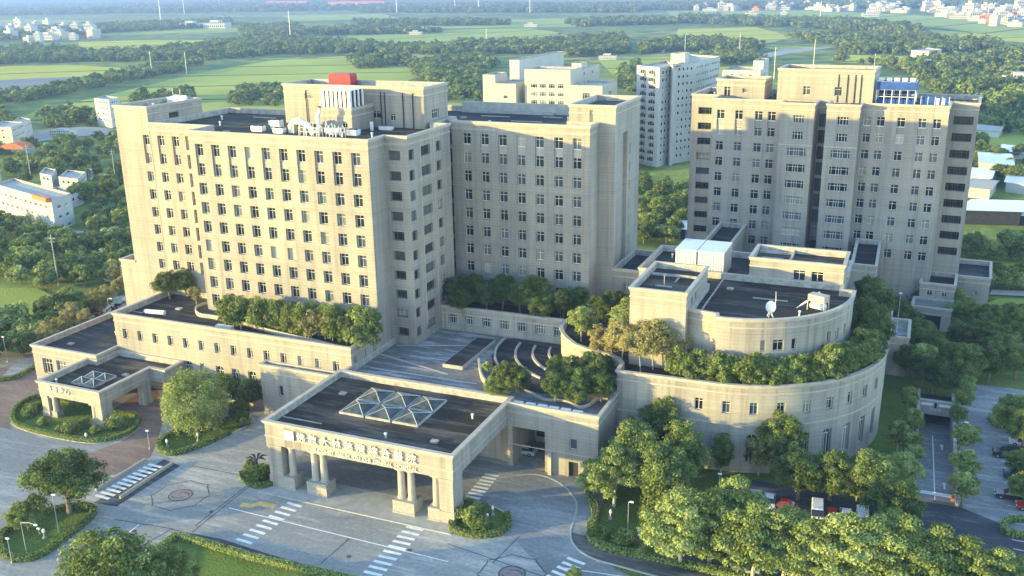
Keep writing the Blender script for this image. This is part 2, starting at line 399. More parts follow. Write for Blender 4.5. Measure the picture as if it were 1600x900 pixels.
# ---- rear wing (B)
BW = Bldg('rear_wing', 'grey shaded rear wing of the hospital with seven window columns and a dark flat roof', 'building',
          [(-91.1, 182), (-60.4, 182), (-60.4, 187.62), (-66.82, 187.62), (-66.82, 206), (-136, 206), (-136, 187.6), (-93.1, 187.6), (-93.1, 184), (-91.1, 184)], 9, 52.9, roof='roofb')  # left stretch, unseen behind the tower, is added length to shade the ward block
for x in (-87.6, -83.5, -79.4, -75.3, -71.2, -67.05, -63.1):
    u = x + 91.1
    for i in range(9): BW.win(0, u, ROW(i) + .1, 1.85, 2.3, 'std', .5, hole=i > 1)
    BW.hole(0, u - .93, u + .93, ROW(1) - 1.05, ROW(0) + 1.25, .6); BW.panel(0, u - .93, u + .93, ROW(1) + 1.26, ROW(0) - 1.18, .40, M['trim'])
for i in range(9):
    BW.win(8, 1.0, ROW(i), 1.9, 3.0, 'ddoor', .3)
BW.finish()
BH = Bldg('wing_end_tower', 'blank end tower of the rear wing with a tall recess in its shaded side', 'building', [(-66.8, 187.64), (-56.85, 187.64), (-56.85, 206.05), (-66.8, 206.05)], 0, 56.35, roof='roofb')
BH.hole(1, 4.4, 8.8, 17, 50.4, .9); BH.panel(1, 4.4, 8.8, 17, 50.4, .8, M['wall'], 'recess_wall')
for i in range(8): BH.win(1, 10.9, ROW(i) - 3, .5, 2.3, 'one', .2)
BH.finish()
b = MB(); b.tube([(-62.2, 187.4, 50), (-62.2, 187.4, 55.6)], .1, 6); b.build('drain_pipe', M['dark'], BH.root)
# roof ledges of the wing
o = MB(); o.box(-99, -76, 203.4, 204.2, 51.95, 52.5); o.box(-99.4, -70, 204.6, 205.4, 51.95, 54.3); o.build('service_ledge', M['concrete'], BW.root)

# ---- podium
PO = Bldg('podium_wing', 'long low sunlit cream podium with a single row of upper windows and a planted roof', 'building',
          [(-152.1, 142.5), (-94.0, 142.5), (-94.0, 153.1), (-99, 153.1), (-99, 160.5), (-152.1, 160.5)], 0, 15.65)
for k in range(14):
    u = 2.7 + 3.99 * k
    PO.win(0, u, 11.5, 1.35, 2.15, 'door', .4)
    if k < 11: PO.win(0, u, 6.1 if k else 6.3, 1.9 if k > 1 else 1.3, 3.0 if k > 1 else 2.0, 'arch' if k > 1 else 'door', .4)
for u in (1.5, 4.9, 8.5): PO.win(1, u, 12.2, 1.0, 2.6, 'one', .4)
PO.finish()
# curved planter on its roof
def planter(name, label, pts, z0, z1, t=.28, closed=False, mat='trim'):
    n = len(pts); L = []; R = []
    for i, p in enumerate(pts):
        a = Vector(pts[i - 1] if (i or closed) else pts[i]); c = Vector(pts[(i + 1) % n] if (i < n - 1 or closed) else pts[i]); d = (c - a).normalized(); w = Vector((-d.y, d.x)) * t / 2
        L.append(Vector(p) + w); R.append(Vector(p) - w)
    b = MB()
    for i in range(n if closed else n - 1):
        j = (i + 1) % n
        for q in ([(*R[i], z1), (*R[j], z1), (*L[j], z1), (*L[i], z1)], [(*R[i], z0), (*R[j], z0), (*R[j], z1), (*R[i], z1)], [(*L[j], z0), (*L[i], z0), (*L[i], z1), (*L[j], z1)]): b.face(q)
    if not closed:
        for i, s in ((0, 1), (n - 1, -1)): b.face([(*L[i], z0), (*R[i], z0), (*R[i], z1), (*L[i], z1)][::s])
    c = (sum(p[0] for p in pts) / n, sum(p[1] for p in pts) / n, z0)
    return b.mesh(name, M[mat], c), c
def smooth(pts, k=5):
    out = []; n = len(pts)
    for i in range(n - 1):
        p0, p1, p2, p3 = (Vector(pts[max(i - 1, 0)]), Vector(pts[i]), Vector(pts[i + 1]), Vector(pts[min(i + 2, n - 1)]))
        for s in range(k):
            t = s / k; out.append(tuple(.5 * ((2 * p1) + (p2 - p0) * t + (2 * p0 - 5 * p1 + 4 * p2 - p3) * t * t + (3 * p1 - p0 - 3 * p2 + p3) * t ** 3)))
    out.append(tuple(pts[-1])); return out
def smooth_closed(pts, k=4):
    n = len(pts); q = [pts[(i - 1) % n] for i in range(n + 3)]
    out = []
    for i in range(1, n + 1):
        p0, p1, p2, p3 = (Vector(q[i - 1]), Vector(q[i]), Vector(q[i + 1]), Vector(q[(i + 2) % len(q)] if i + 2 < len(q) else pts[1 % n]))
        for s in range(k):
            t = s / k; out.append(tuple(.5 * ((2 * p1) + (p2 - p0) * t + (2 * p0 - 5 * p1 + 4 * p2 - p3) * t * t + (3 * p1 - p0 - 3 * p2 + p3) * t ** 3)))
    return out
PLP = smooth([(-136.6, 157.5), (-138.9, 156.2), (-139.2, 153.4), (-137.7, 151.2), (-135.2, 149.6), (-132.3, 149.6), (-128.7, 149.2), (-123.1, 148.3), (-115.3, 146.6), (-110.2, 145.7), (-104.5, 144.9), (-99.5, 144.0), (-95, 143.2)])
me, c = planter('roof_planter', '', PLP, 14.65, 15.5); o = link('roof_planter', me, None, c)
tag(o, 'low pale curving planter wall on the podium roof below the tower', 'planter')
soil = simple('planting_soil', (.07, .06, .035), .95, .4, 2)
M['soil'] = soil
b = MB(); b.face([(*p, 14.95) for p in PLP] + [(-95, 152.9, 14.95), (-136, 152.9, 14.95), (-136.2, 157, 14.95)]); o = b.build('planting_bed', soil); tag(o, kind='structure')
# annex shelf beside the portico
AN = Bldg('podium_shelf', 'narrow cream shelf roofed annex between the podium and the main portico', 'building', [(-113.6, 140.3), (-95.1, 140.3), (-95.1, 142.45), (-113.6, 142.45)], 0, 10.4, par=.6); AN.win(0, 4.5, 5.6, 1.0, 2.2, 'one', .3); AN.finish()
# side wing
SW = Bldg('side_wing', 'single storey side wing with a dark roof left of the podium', 'building', [(-170.4, 136.6), (-152.15, 136.6), (-152.15, 177), (-170.4, 177)], 0, 8.2, roof='roofb')
for u in (4.0, 8.0): SW.win(0, u, 4.0, 3.0, 3.4, 'wide', .4)
SW.finish()

# ---- round hall and terrace
def arc(cx, cy, R, a0, a1, n): return [(cx + R * math.cos(rad(a0 + (a1 - a0) * i / n)), cy + R * math.sin(rad(a0 + (a1 - a0) * i / n))) for i in range(n + 1)]
c1 = (-28.5, 176.2); R1 = 27.0
angs = [-90.0]; wedge = {}
for k in range(9):
    a = -92.6 + 9.6 * k
    if k == 0: continue
    lo, hi = a - 2.1, a + 2.1
    prev = angs[-1]
    for q in range(1, 4): angs.append(prev + (lo - prev) * q / 3)
    wedge[len(angs) - 1] = k; angs.append(hi)
prev = angs[-1]
for q in range(1, 9): angs.append(prev + (4 - prev) * q / 8)
poly = [(-89.15, 170.3), (-61.4, 170.3), (-60.6, 165.8), (-59.2, 163.1), (-57.5, 160.9), (-55, 158.3), (-52.2, 156.9), (-48, 156), (-45.5, 154.4), (-44.2, 152.4), (-44, 148.7), (-38, 148.95), (-32, 149.1)]
base = len(poly)
poly += [(c1[0] + R1 * math.cos(rad(a)), c1[1] + R1 * math.sin(rad(a))) for a in angs] + [(-1.6, 205), (-89.15, 205)]
RH = Bldg('round_hall', 'great curved two storey hall with small square windows and a planted roof terrace', 'building', poly, 0, 15.95, wall='wall2', roof='roof', par=1.2, lip=.35)
for e, k in wedge.items():
    L = RH.edge(base + e)[2]
    RH.win(base + e, L / 2, 11.9, 1.35, 2.2, 'door', .4)
    RH.win(base + e, L / 2, 4.6, 1.75, 5.2, 'arch', .4)
    b = None
RH.win(12, 2.2, 11.9, 1.35, 2.2, 'door', .4)
for i, x in enumerate((-83.4, -78.2, -73.0)): pass
for k in range(7): RH.win(0, 2.6 + 3.95 * k, 13.3, 2.0, 2.0, 'wide', .45)
RH.finish()
cx = MB(); cx.ring([p for p in offset(poly, .12)], offset(poly, -.01), 8.75, 9.0); cx.build('string_course', M['trim'], RH.root)
# upper drum
c2 = (-28.5, 175.7); R2 = 20.5
a2 = [-90.0]; w2 = {}
for a, w in ((-68.0, .9), (-60.6, 1.9), (-52.6, .9), (-30.9, 1.0), (-24.0, 1.3), (-15.4, .8)):
    hw = math.degrees((w / 2 + .12) / R2); prev = a2[-1]; n = max(1, int((a - hw - prev) / 3.2))
    for q in range(1, n + 1): a2.append(prev + (a - hw - prev) * q / n)
    w2[len(a2) - 1] = w; a2.append(a + hw)
for q in range(1, 7): a2.append(-15.4 + 1.5 + (3 + 13.9) * q / 6)
up = [(-33.98, 157.9), (-28.9, 157.0)]; ub = len(up)
up += [(c2[0] + R2 * math.cos(rad(a)), c2[1] + R2 * math.sin(rad(a))) for a in a2]
up += [(-8.0, 178.2), (-10.3, 178.2), (-10.3, 181.4), (-43.9, 181.4), (-43.9, 173.2), (-33.98, 173.2)]
UD = Bldg('upper_drum', 'curved upper storey with a dark flat roof carrying a satellite dish frame', 'building', up, 14.6, 25.5, wall='wall2', lip=.3)
for e, w in w2.items(): UD.win(ub + e, UD.edge(ub + e)[2] / 2, 20.9, w, 2.0, 'door' if w > 1 else 'one', .35)
UD.finish()
b = MB(); b.box(-36.2, -35.95, 158.6, 182, 24.52, 24.8); 
b = MB()
for (xa, ya), (xb, yb) in (((-32.4, 158.8), (-32.4, 181)),):
    b.box(min(xa, xb) - .12, max(xa, xb) + .12, min(ya, yb) - .12, max(ya, yb) + .12, 24.5, 24.72)
b.build('roof_pipe', M['concrete'], UD.root)
RB = Bldg('terrace_box', 'cream box shaped roof room with a dark roof left of the upper drum', 'building', [(-44, 155.6), (-34, 155.6), (-34, 173.1), (-44, 173.1)], 14.6, 29.0)
for u in (4.5, 7.5): RB.win(1, u, 26.0, 1.2, 2.2, 'one', .3)
RB.finish()
b = MB(); b.box(-43.4, -34.6, 168, 168.25, 28.02, 28.5); b.build('roof_kerb', M['cap'], RB.root); b = MB(); b.box(-38.2, -38, 164.5, 167.9, 28.02, 28.3); b.build('roof_pipe', M['cap'], RB.root)
b = MB(); b.tube([(-39.5, 162, 28), (-39.5, 162, 30.2)], .08, 6); b.build('vent_pipe', M['cap'], RB.root); b = MB(); b.box(-41, -38, 161.4, 161.7, 28.02, 28.2); b.build('roof_pipe', M['cap'], RB.root)
YB = Bldg('yellow_roof_block', 'long cream roof block with two dark openings behind the upper drum', 'building', [(-27.6, 181.45), (-10.3, 181.45), (-10.3, 191.5), (-27.6, 191.5)], 15, 29.2)
YB.win(0, 9.3, 26.4, 2.2, 2.9, 'door', .4); YB.win(0, 12.6, 26.5, 2.2, 2.5, 'door', .4); YB.finish()
b = MB(); b.box(-20.6, -20.3, 181.9, 191, 28.22, 28.9); b.box(-27, -20.6, 189.5, 190.6, 28.22, 28.6); b.build('roof_kerb', M['cap'], YB.root)
LR = Bldg('low_link_roof', 'low dark flat roof with pipes between the white metal sheds and the cream roof block', 'building', [(-49.5, 181.5), (-27.7, 181.5), (-27.7, 200), (-49.5, 200)], 15, 24.9, roof='roofb'); LR.finish()
LB = Bldg('rear_link_roof', 'low grey link roof behind the cream roof block', 'building', [(-27.6, 191.6), (-10.3, 191.6), (-10.3, 204), (-27.6, 204)], 15, 24.0, roof='roofb'); LB.finish()
for (xa, xb, lab) in ((-42.6, -38.5, 'left of two white corrugated metal sheds on the link roof'), (-38.1, -33.0, 'right of two white corrugated metal sheds on the link roof')):
    r = empty('metal_shed', ((xa + xb) / 2, 187.7, 24.0), 0, lab, 'shed', 'white metal sheds on the link roof')
    w = (xb - xa) / 2; b = MB(); b.box(-w, w, -4.3, 4.3, 0, 5.0); link('shed_wall', b.mesh('shed_wall', M['whitemetal']), r)
    b = MB(); b.box(-w - .1, w + .1, -4.45, 4.45, 5.0, 5.2); link('shed_roof', b.mesh('shed_roof', simple('pale_blue_sheet', (.62, .68, .72), .4, .06, .5)), r)
    rb = MB(); rb.box(-.04, .04, -.05, .05, 0, 5); rm = rb.mesh('rib', M['metal'])
    for k in range(int(2 * w / .55)): link('rib', rm, r, (-w + .3 + k * .55, -4.33, 0))
    for k in range(15): link('rib', rm, r, (w + .03, -4.1 + k * .58, 0), math.pi / 2)
LK = Bldg('low_side_link', 'low grey link building between the wing end tower and the round hall', 'building', [(-56.8, 187.7), (-45, 187.7), (-45, 204), (-56.8, 204)], 0, 22.3, roof='roofb'); LK.win(0, 3.5, 18.3, 2.2, 2.2, 'wide', .35); LK.finish()
CO = Bldg('corridor_building', 'long low corridor roof running back to the far ward block', 'building', [(-46, 205), (-39.5, 205), (-39.5, 249), (-46, 249)], 0, 19.2, roof='roofb'); CO.finish()
L2 = Bldg('right_link_tower', 'small grey link block with a dark doorway in front of the far ward block', 'building', [(-11.2, 223.2), (-5.9, 223.0), (-6.2, 247), (-11.6, 247)], 0, 18.2, roof='roofb')
L2.win(0, 2.6, 11.5, 2.4, 4.4, 'door', .5); L2.finish()
L3 = Bldg('rear_courtyard_block', 'low grey block filling the gap between the curved hall and the ward block', 'building', [(-38, 205.2), (-14, 205.2), (-14, 232), (-38, 232)], 0, 14.0, roof='roofb')
for k in range(5): L3.win(0, 3 + 4.4 * k, 11, 2.2, 2, 'wide', .3)
L3.finish()

# ---- court deck block right of the portico
CB = Bldg('courtyard_block', 'grey concrete block carrying the roof courtyard with a drive-through opening beside the portico', 'building',
          [(-94.35, 140.15), (-60.3, 140.15), (-60.3, 138), (-43.9, 138), (-43.9, 149.5), (-40, 151), (-40, 172.5), (-94.35, 172.5)], 0, 11.9, roof='deck', par=1.1, lip=.2)
CB.hole(2, .9, 6.9, -.5, 7.7, 11.0); CB.panel(2, .9, 6.9, 0, 7.7, 10.6, M['concrete'], 'lobby_wall')
CB.win(2, 12.0, 6.2, 1.3, 2.0, 'one', .35); CB.hole(2, 11.2, 12.9, 0, 2.9, .6); CB.panel(2, 11.2, 12.9, 0, 2.9, .5, M['dark'], 'door'); 
CB.finish()
b = MB(); b.box(-60.3, -43.8, 137.9, 138, 4.3, 4.45); b.box(-52.6, -52.0, 137.2, 138, 0, 4.3); b.build('string_course', M['trim'], CB.root)
o = MB(); o.box(-59, -55.5, 148.3, 148.6, 1.2, 4.6); o.box(-59, -55.5, 148.3, 148.6, 5.6, 7.0); o.build('lobby_opening', M['dark'], CB.root)
# glazed entrance under the portico
gl = MB(); wall_side(gl, (-94.9, 139.4), (-60.6, 139.4), 0, 8.2, [(4 + k * 6.6, 8.6 + k * 6.6, .1, 6.3, .5) for k in range(4)])
o = gl.build('lobby_front', M['wall2'], CB.root)
for k in range(4):
    g_ = MB(); g_.box(-90.9 + k * 6.6, -86.3 + k * 6.6, 139.75, 139.82, .1, 6.3); g_.build('lobby_glazing', M['glass'], CB.root)

# ---- porticoes
def portico(name, label, x0, x1, y0, y1, zt, zb, cols, peds, piers, ch, extra=None, cr=.62, mat='wall2'):
    r = empty(name, ((x0 + x1) / 2, (y0 + y1) / 2, 0), 0, label, 'portico')
    out = extra or [(x0, y0), (x1, y0), (x1, y1), (x0, y1)]
    b = MB(); b.prism(out, zb, zt, top=False, bottom=False); inner = offset(out, -1.3)
    n = len(out)
    for i in range(n):
        j = (i + 1) % n; b.face([(*out[j], zb), (*out[i], zb), (*inner[i], zb), (*inner[j], zb)]); b.face([(*inner[j], zb), (*inner[i], zb), (*inner[i], zb + .8), (*inner[j], zb + .8)])
    b.face([(x, y, zb + .8) for x, y in reversed(inner)])
    b.build('entablature', M[mat], r)
    c = MB(); pin = offset(out, -.45); c.ring(offset(out, .34), pin, zt + .002, zt + .24); c.ring(offset(out, .18), offset(out, -.01), zt - .28, zt); c.ring(offset(out, .12), offset(out, -.01), zb + (zt - zb) * .36, zb + (zt - zb) * .36 + .2)
    c.build('cornice', M['trim'], r)
    c = MB()
    for i in range(n):
        j = (i + 1) % n; c.face([(*pin[j], zt - .95), (*pin[i], zt - .95), (*pin[i], zt + .01), (*pin[j], zt + .01)])
    c.build('parapet', M['cap'], r)
    c = MB(); c.face([(x, y, zt - .95) for x, y in offset(out, -.42)]); c.build('roof', M['roof'], r)
    for (a, bb, cc, d) in piers:
        q = MB(); q.box(a, bb, cc, d, 0, zb + .01); q.box(a - .12, bb + .12, cc - .12, d + .12, 0, ch * .9); q.box(a - .1, bb + .1, cc - .1, d + .1, zb - .5, zb - .1); q.build('pier', M[mat], r)
    for (a, bb, cc, d) in peds:
        q = MB(); q.box(a, bb, cc, d, 0, ch); q.box(a - .1, bb + .1, cc - .1, d + .1, 0, .35); q.build('pedestal', M['granite'], r)
    for (x, y) in cols:
        q = MB(); q.tube([(x, y, ch), (x, y, ch + .22), (x, y, ch + .25), (x, y, ch + 1.8), (x, y, zb - .75), (x, y, zb - .7), (x, y, zb - .45)], [cr * 1.2, cr * 1.2, cr, cr, cr * .86, cr * 1.12, cr * 1.15], 20)
        q.box(x - cr * 1.25, x + cr * 1.25, y - cr * 1.25, y + cr * 1.25, zb - .45, zb + .005); o = q.build('column', M['trim'], r)
    return r
PX = portico('entrance_portico', 'great sunlit entrance portico with paired round columns and six glass pyramids on its dark roof', -95, -60.35, 117, 140.1, 11.9, 7.85,
             [(-91.0, 118.3), (-86.55, 118.3), (-84.8, 118.3), (-70.25, 118.3), (-68.45, 118.3), (-64.0, 118.3)] + [(-91, 138.2), (-86.5, 138.2), (-68.5, 138.2)],
             [(-92.2, -90.0, 117.0, 119.6), (-87.5, -83.7, 116.9, 119.7), (-71.3, -67.4, 116.9, 119.7), (-65.0, -62.9, 117.0, 119.6), (-92, -90, 137.2, 139.2), (-87.5, -85.5, 137.2, 139.2), (-69.5, -67.5, 137.2, 139.2)],
             [(-94.9, -92.2, 117.1, 120.4), (-62.95, -60.5, 117.1, 120.4), (-94.9, -93, 137.0, 139.5), (-62.0, -60.5, 139.2, 140.05)], 2.3)
SPX = portico('side_portico', 'smaller sunlit side portico with a glass pyramid skylight on its dark roof', -154.4, -138.6, 123.7, 137, 7.4, 4.7,
              [(-151.6, 124.6), (-141.3, 124.6)], [(-152.4, -150.8, 123.9, 125.4), (-142.1, -140.5, 123.9, 125.4)], [(-154.3, -152.6, 123.8, 126.5), (-140.4, -138.7, 123.8, 126.5), (-140.2, -138.7, 134.8, 136.8), (-154.3, -152.8, 134, 136.4)], 1.3,
              extra=[(-154.4, 123.7), (-138.6, 123.7), (-138.6, 137), (-134.6, 137), (-134.6, 142.4), (-152.05, 142.4), (-152.05, 136.5), (-154.4, 136.5)], cr=.55)
def skylight(loc, sx, sy, h, label, group=None):
    r = empty('pyramid_skylight', loc, 0, label, 'skylight', group)
    b = MB(); b.ring([(-sx, -sy), (sx, -sy), (sx, sy), (-sx, sy)], [(-sx + .16, -sy + .16), (sx - .16, -sy + .16), (sx - .16, sy - .16), (-sx + .16, sy - .16)], 0, .4); link('kerb_frame', b.mesh('kerb_frame', M['cap']), r)
    a = [(-sx + .1, -sy + .1, .38), (sx - .1, -sy + .1, .38), (sx - .1, sy - .1, .38), (-sx + .1, sy - .1, .38)]; t = (0, 0, h)
    for i in range(4):
        g_ = MB(); g_.face([a[i], a[(i + 1) % 4], t]); link('pane', g_.mesh('pane', M['skyglass']), r)
    for i in range(4):
        g_ = MB(); g_.tube([a[i], t], .075, 5); link('glazing_bar', g_.mesh('glazing_bar', M['metal']), r)
    return r
k = 0
for j in range(2):
    for i in range(3):
        skylight((-83.75 + i * 5.15, 128.4 + j * 5.6, 10.95), 2.4, 2.65, 1.2, ('%s glass pyramid of the %s row on the main portico roof' % (('left', 'middle', 'right')[i], ('front', 'rear')[j])), 'glass pyramids on the main portico roof')
for j in range(2):
    for i in range(2):
        skylight((-147.5 + i * 3.0, 128.2 + j * 3.0, 6.45), 1.45, 1.45, 1.3, '%s %s glass pyramid on the side portico roof' % (('front', 'rear')[j], ('left', 'right')[i]), 'glass pyramids on the side portico roof')
# signs
CJK = None
import os, glob
def text_obj(name, body, size, mat, parent, loc, rot, ext=.05, width=None):
    cu = bpy.data.curves.new(name, 'FONT'); cu.body = body; cu.size = size; cu.extrude = ext; cu.align_x = 'CENTER'; cu.align_y = 'CENTER'
    o = bpy.data.objects.new(name, cu); COL.objects.link(o)
    dg = bpy.context.evaluated_depsgraph_get(); dg.update(); me = bpy.data.meshes.new_from_object(o.evaluated_get(dg)); bpy.data.objects.remove(o)
    me.materials.clear(); me.materials.append(mat)
    if width and len(me.vertices):
        xs = [v.co.x for v in me.vertices]; k = width / (max(xs) - min(xs)); ys = 1.0
        for v in me.vertices: v.co.x *= k
    o = link(name, me, parent, Vector(loc) - (parent.location if parent else Vector())); o.rotation_euler = rot; return o
sg = simple('sign_letter_white', (.70, .68, .63), .4, .03, 1)
S1 = empty('main_sign', (-79.5, 116.8, 9.9), 0, 'large white raised lettering across the front of the main portico', 'sign')
chars = '佛教大林慈濟綜合醫院'
x0, x1 = -88.9, -66.2
b = MB(); b.box(-91.0, -89.2, 116.72, 116.9, 9.4, 11.1); b.box(-90.7, -89.5, 116.66, 116.72, 9.7, 10.8); b.build('sign_plate', sg, S1)
for i, ch in enumerate(chars):
    text_obj('character', ch, 1.7, sg, S1, (x0 + (x1 - x0) * (i + .5) / len(chars), 116.82, 10.25), (math.pi / 2, 0, 0), .12)
wds = 'BUDDHIST DALIN TZU CHI GENERAL HOSPITAL'.split(); tot_ = sum(len(w) + 1 for w in wds); xx = -85.6
for w in wds:
    ww = 19.6 * len(w) / tot_; text_obj('small_lettering', w, .95, sg, S1, (xx + ww / 2, 116.84, 8.5), (math.pi / 2, 0, 0), .06, ww); xx += 19.6 * (len(w) + 1) / tot_
S2 = empty('side_sign', (-149.5, 123.5, 6.3), 0, 'short white raised lettering on the front of the side portico', 'sign')
for i, ch in enumerate('急診中心'): text_obj('character', ch, 1.35, sg, S2, (-151.3 + 1.5 * i, 123.52, 6.35), (math.pi / 2, 0, 0), .08)

# ---- far right ward block (turned a little)
GA = -0.0501; GO = Vector((-47.5, 250)); GD = Vector((math.cos(GA), math.sin(GA))); GN = Vector((-math.sin(GA), math.cos(GA)))
def L(u, off): p = GO + GD * u + GN * off; return (p.x, p.y)
WB = Bldg('ward_block', 'broad ten storey ward block at the right with its top rows in sunlight', 'building',
          [L(-10, 8), L(-2.2, 8), L(-2.2, 0), L(15.7, 0), L(15.7, -4), L(23.7, -4), L(23.7, 3), L(26.5, 3), L(26.5, -4), L(34.2, -4), L(34.2, 0), L(53.4, 0), L(53.4, 8), L(59.6, 8), L(59.6, 26), L(-10, 26)], 0, 51.35, roof='roofb')
RW = lambda i: 47.35 - 4.05 * i
def wcol(e, u, z0, rows, w, h, kind, rec=True):
    for i in range(rows): WB.win(e, u, z0 - 4.05 * i, w, h, kind, .4, hole=not (rec and i < 2))
    if rec:
        WB.hole(e, u - w / 2, u + w / 2, z0 - 4.05 - h / 2, z0 + h / 2, .5); WB.panel(e, u - w / 2, u + w / 2, z0 - 4.05 + h / 2 + .01, z0 - h / 2 - .12, .33)
for u in (-.2, 4.5, 9.5, 12.75): wcol(2, u + 2.2, 47.5, 9, 1.9, 2.3, 'std')
for i in range(9):
    WB.win(4, 4.3, 47.6 - 4.05 * i, 2.6 if i < 2 else 4.6, 2.0, 'wide' if i < 2 else 'pair', .4)
    WB.win(8, 3.9, 47.6 - 4.05 * i, 2.6 if i < 2 else 4.6, 2.0, 'wide' if i < 2 else 'pair', .4)
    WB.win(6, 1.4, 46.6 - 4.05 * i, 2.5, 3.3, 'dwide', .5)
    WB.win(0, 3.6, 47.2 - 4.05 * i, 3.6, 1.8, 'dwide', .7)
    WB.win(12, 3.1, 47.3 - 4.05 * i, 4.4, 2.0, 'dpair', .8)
for u in (35.6, 38.6, 43.2, 47.9, 51.1): wcol(10, u - 34.2, 47.3, 9, 1.8, 2.2, 'std')
b = MB()
for (ua, ub_, of) in ((15.6, 23.8, -4.1), (26.4, 34.3, -4.1)):
    for z in (41.1,):
        p, q = L(ua, of), L(ub_, of); b.face([(*p, z), (*q, z), (*q, z + .3), (*p, z + .3)]); p2, q2 = L(ua, of + .2), L(ub_, of + .2); b.face([(*p, z + .3), (*q, z + .3), (*q2, z + .3), (*p2, z + .3)]); b.face([(*p2, z), (*q2, z), (*q, z), (*p, z)])
b.build('belt_moulding', M['trim'], WB.root)
WB.finish()
W1 = Bldg('left_roof_block', 'small cream roof block above the left end of the ward block', 'penthouse', [L(-4.0, 10), L(8.6, 10), L(8.6, 20), L(-4.0, 20)], 50.3, 55.3, par=.5); W1.win(0, 2.8, 52.2, 1.6, 2.6, 'door', .3); W1.win(0, 7.4, 52.6, 1.2, 1.2, 'one', .3); W1.finish()
W2 = Bldg('ward_penthouse', 'large sunlit cream penthouse with dark drain pipes on the ward block', 'penthouse', [L(12.0, 9), L(35.4, 9), L(35.4, 22), L(12.0, 22)], 50.3, 58.4, par=.6)
W2.win(0, 7.4, 53.2, 1.8, 2.2, 'std', .3); W2.win(0, 15.1, 53.2, 1.8, 2.2, 'std', .3)
for u in (27.0, 29.2, 31.0, 32.4):
    b = MB(); x, y = L(u, 8.85); b.tube([(x, y, 50.5), (x, y, 57.4)], .12, 6); b.build('drain_pipe', M['dark'], W2.root)
W2.finish()
for u, of, h in ((19.5, 16, 8), (34.8, 12, 5), (10, 14, 6)):
    x, y = L(u, of); b = MB(); b.tube([(x, y, 50.5), (x, y, 57.5 + h)], [.07, .03], 6); o = b.build('roof_mast', M['metal'], None, (0, 0, 0)); 
    tag(o, 'slender grey mast %s the ward block penthouse' % ('rising from the middle of' if h == 8 else 'at the right rear corner of' if h == 5 else 'standing left of'), 'mast')
# blue sheeted roof structure
r = empty('blue_scaffold', (*L(40.6, 13), 50.35), GA, 'bright blue sheeted steel frame standing on the ward block roof', 'scaffold')
b = MB()
for x in np.linspace(-5.2, 5.2, 6):
    for y in (-3, 3): b.box(x - .09, x + .09, y - .09, y + .09, 0, 6.2)
for z in (2.0, 3.9, 6.1): 
    for y in (-3, 3): b.box(-5.3, 5.3, y - .07, y + .07, z, z + .14)
    for x in (-5.2, 5.2): b.box(x - .07, x + .07, -3, 3, z, z + .14)
link('steel_frame', b.mesh('steel_frame', M['whitemetal']), r)
b = MB(); b.box(-5.35, 5.35, -3.16, -3.10, 4.0, 6.2); b.box(-5.35, 5.35, 3.10, 3.16, 0, 6.2); b.box(5.3, 5.36, -3.1, 3.1, 3.9, 6.2); b.box(-5.35, 5.35, -3.1, 3.1, 3.95, 4.0)
link('blue_sheeting', b.mesh('blue_sheeting', M['blue']), r)
b = MB(); b.box(-5.3, 5.2, -2.2, -2.0, 0, 1.3); link('blue_panel', b.mesh('blue_panel', M['blue']), r)
for k in range(5):
    b = MB(); b.box(-.7, .7, -.6, .6, 0, .8); link('white_crate', b.mesh('white_crate', M['white']), r, (-4.4 + k * 2.1, -.5, 6.25))
r.scale = (.86, .9, .88)
r = empty('blue_tarp_fence', (*L(50, 12), 50.35), GA, 'blue sheeting fence to the right of the blue scaffold on the ward block roof', 'fence')
b = MB(); b.box(-3.6, 2.8, -.05, .05, 0, 1.9); link('sheet', b.mesh('sheet', M['blue']), r)
for k in range(2): b = MB(); b.box(-.35, .35, -.12, -.06, .1, 1.6); link('white_door', b.mesh('white_door', M['white']), r, (.2 + k * 1.3, 0, 0))
for k in range(5): b = MB(); b.box(-.06, .06, -.1, .1, 0, 2.0); link('post', b.mesh('post', M['whitemetal']), r, (-3.6 + k * 1.6, 0, 0))
# lower blocks at the right foot
WA = Bldg('right_annex', 'low grey annex with a flat dark roof at the right foot of the ward block', 'building', [L(58.2, 12), L(67.2, 12), L(67.2, 28.5), L(58.2, 28.5)], 0, 7.7, roof='roofb'); WA.win(0, 6.0, 3.6, .9, 1.1, 'one', .3); WA.finish()
WC1 = Bldg('ward_entrance_block', 'two storey grey block with a terrace at the right foot of the ward block', 'building', [L(51.6, -3), L(59.4, -3), L(59.4, 8.1), L(51.6, 8.1)], 0, 9.2, roof='roofb'); 
for u in (2.3, 5.6): WC1.win(0, u, 6.9, 1.2, 1.4, 'door', .3)
WC1.finish()
WC2 = Bldg('garage_block', 'grey garage block with a wide dark doorway below the ward entrance', 'building', [L(50.6, -10.6), L(59.3, -10.6), L(59.3, -3.1), L(50.6, -3.1)], 0, 5.4, roof='deck', par=.4); WC2.hole(0, 1.9, 6.6, 0, 3.6, 1.5); WC2.panel(0, 1.9, 6.6, 0, 3.6, 1.4, M['dark'], 'garage_opening'); WC2.finish()
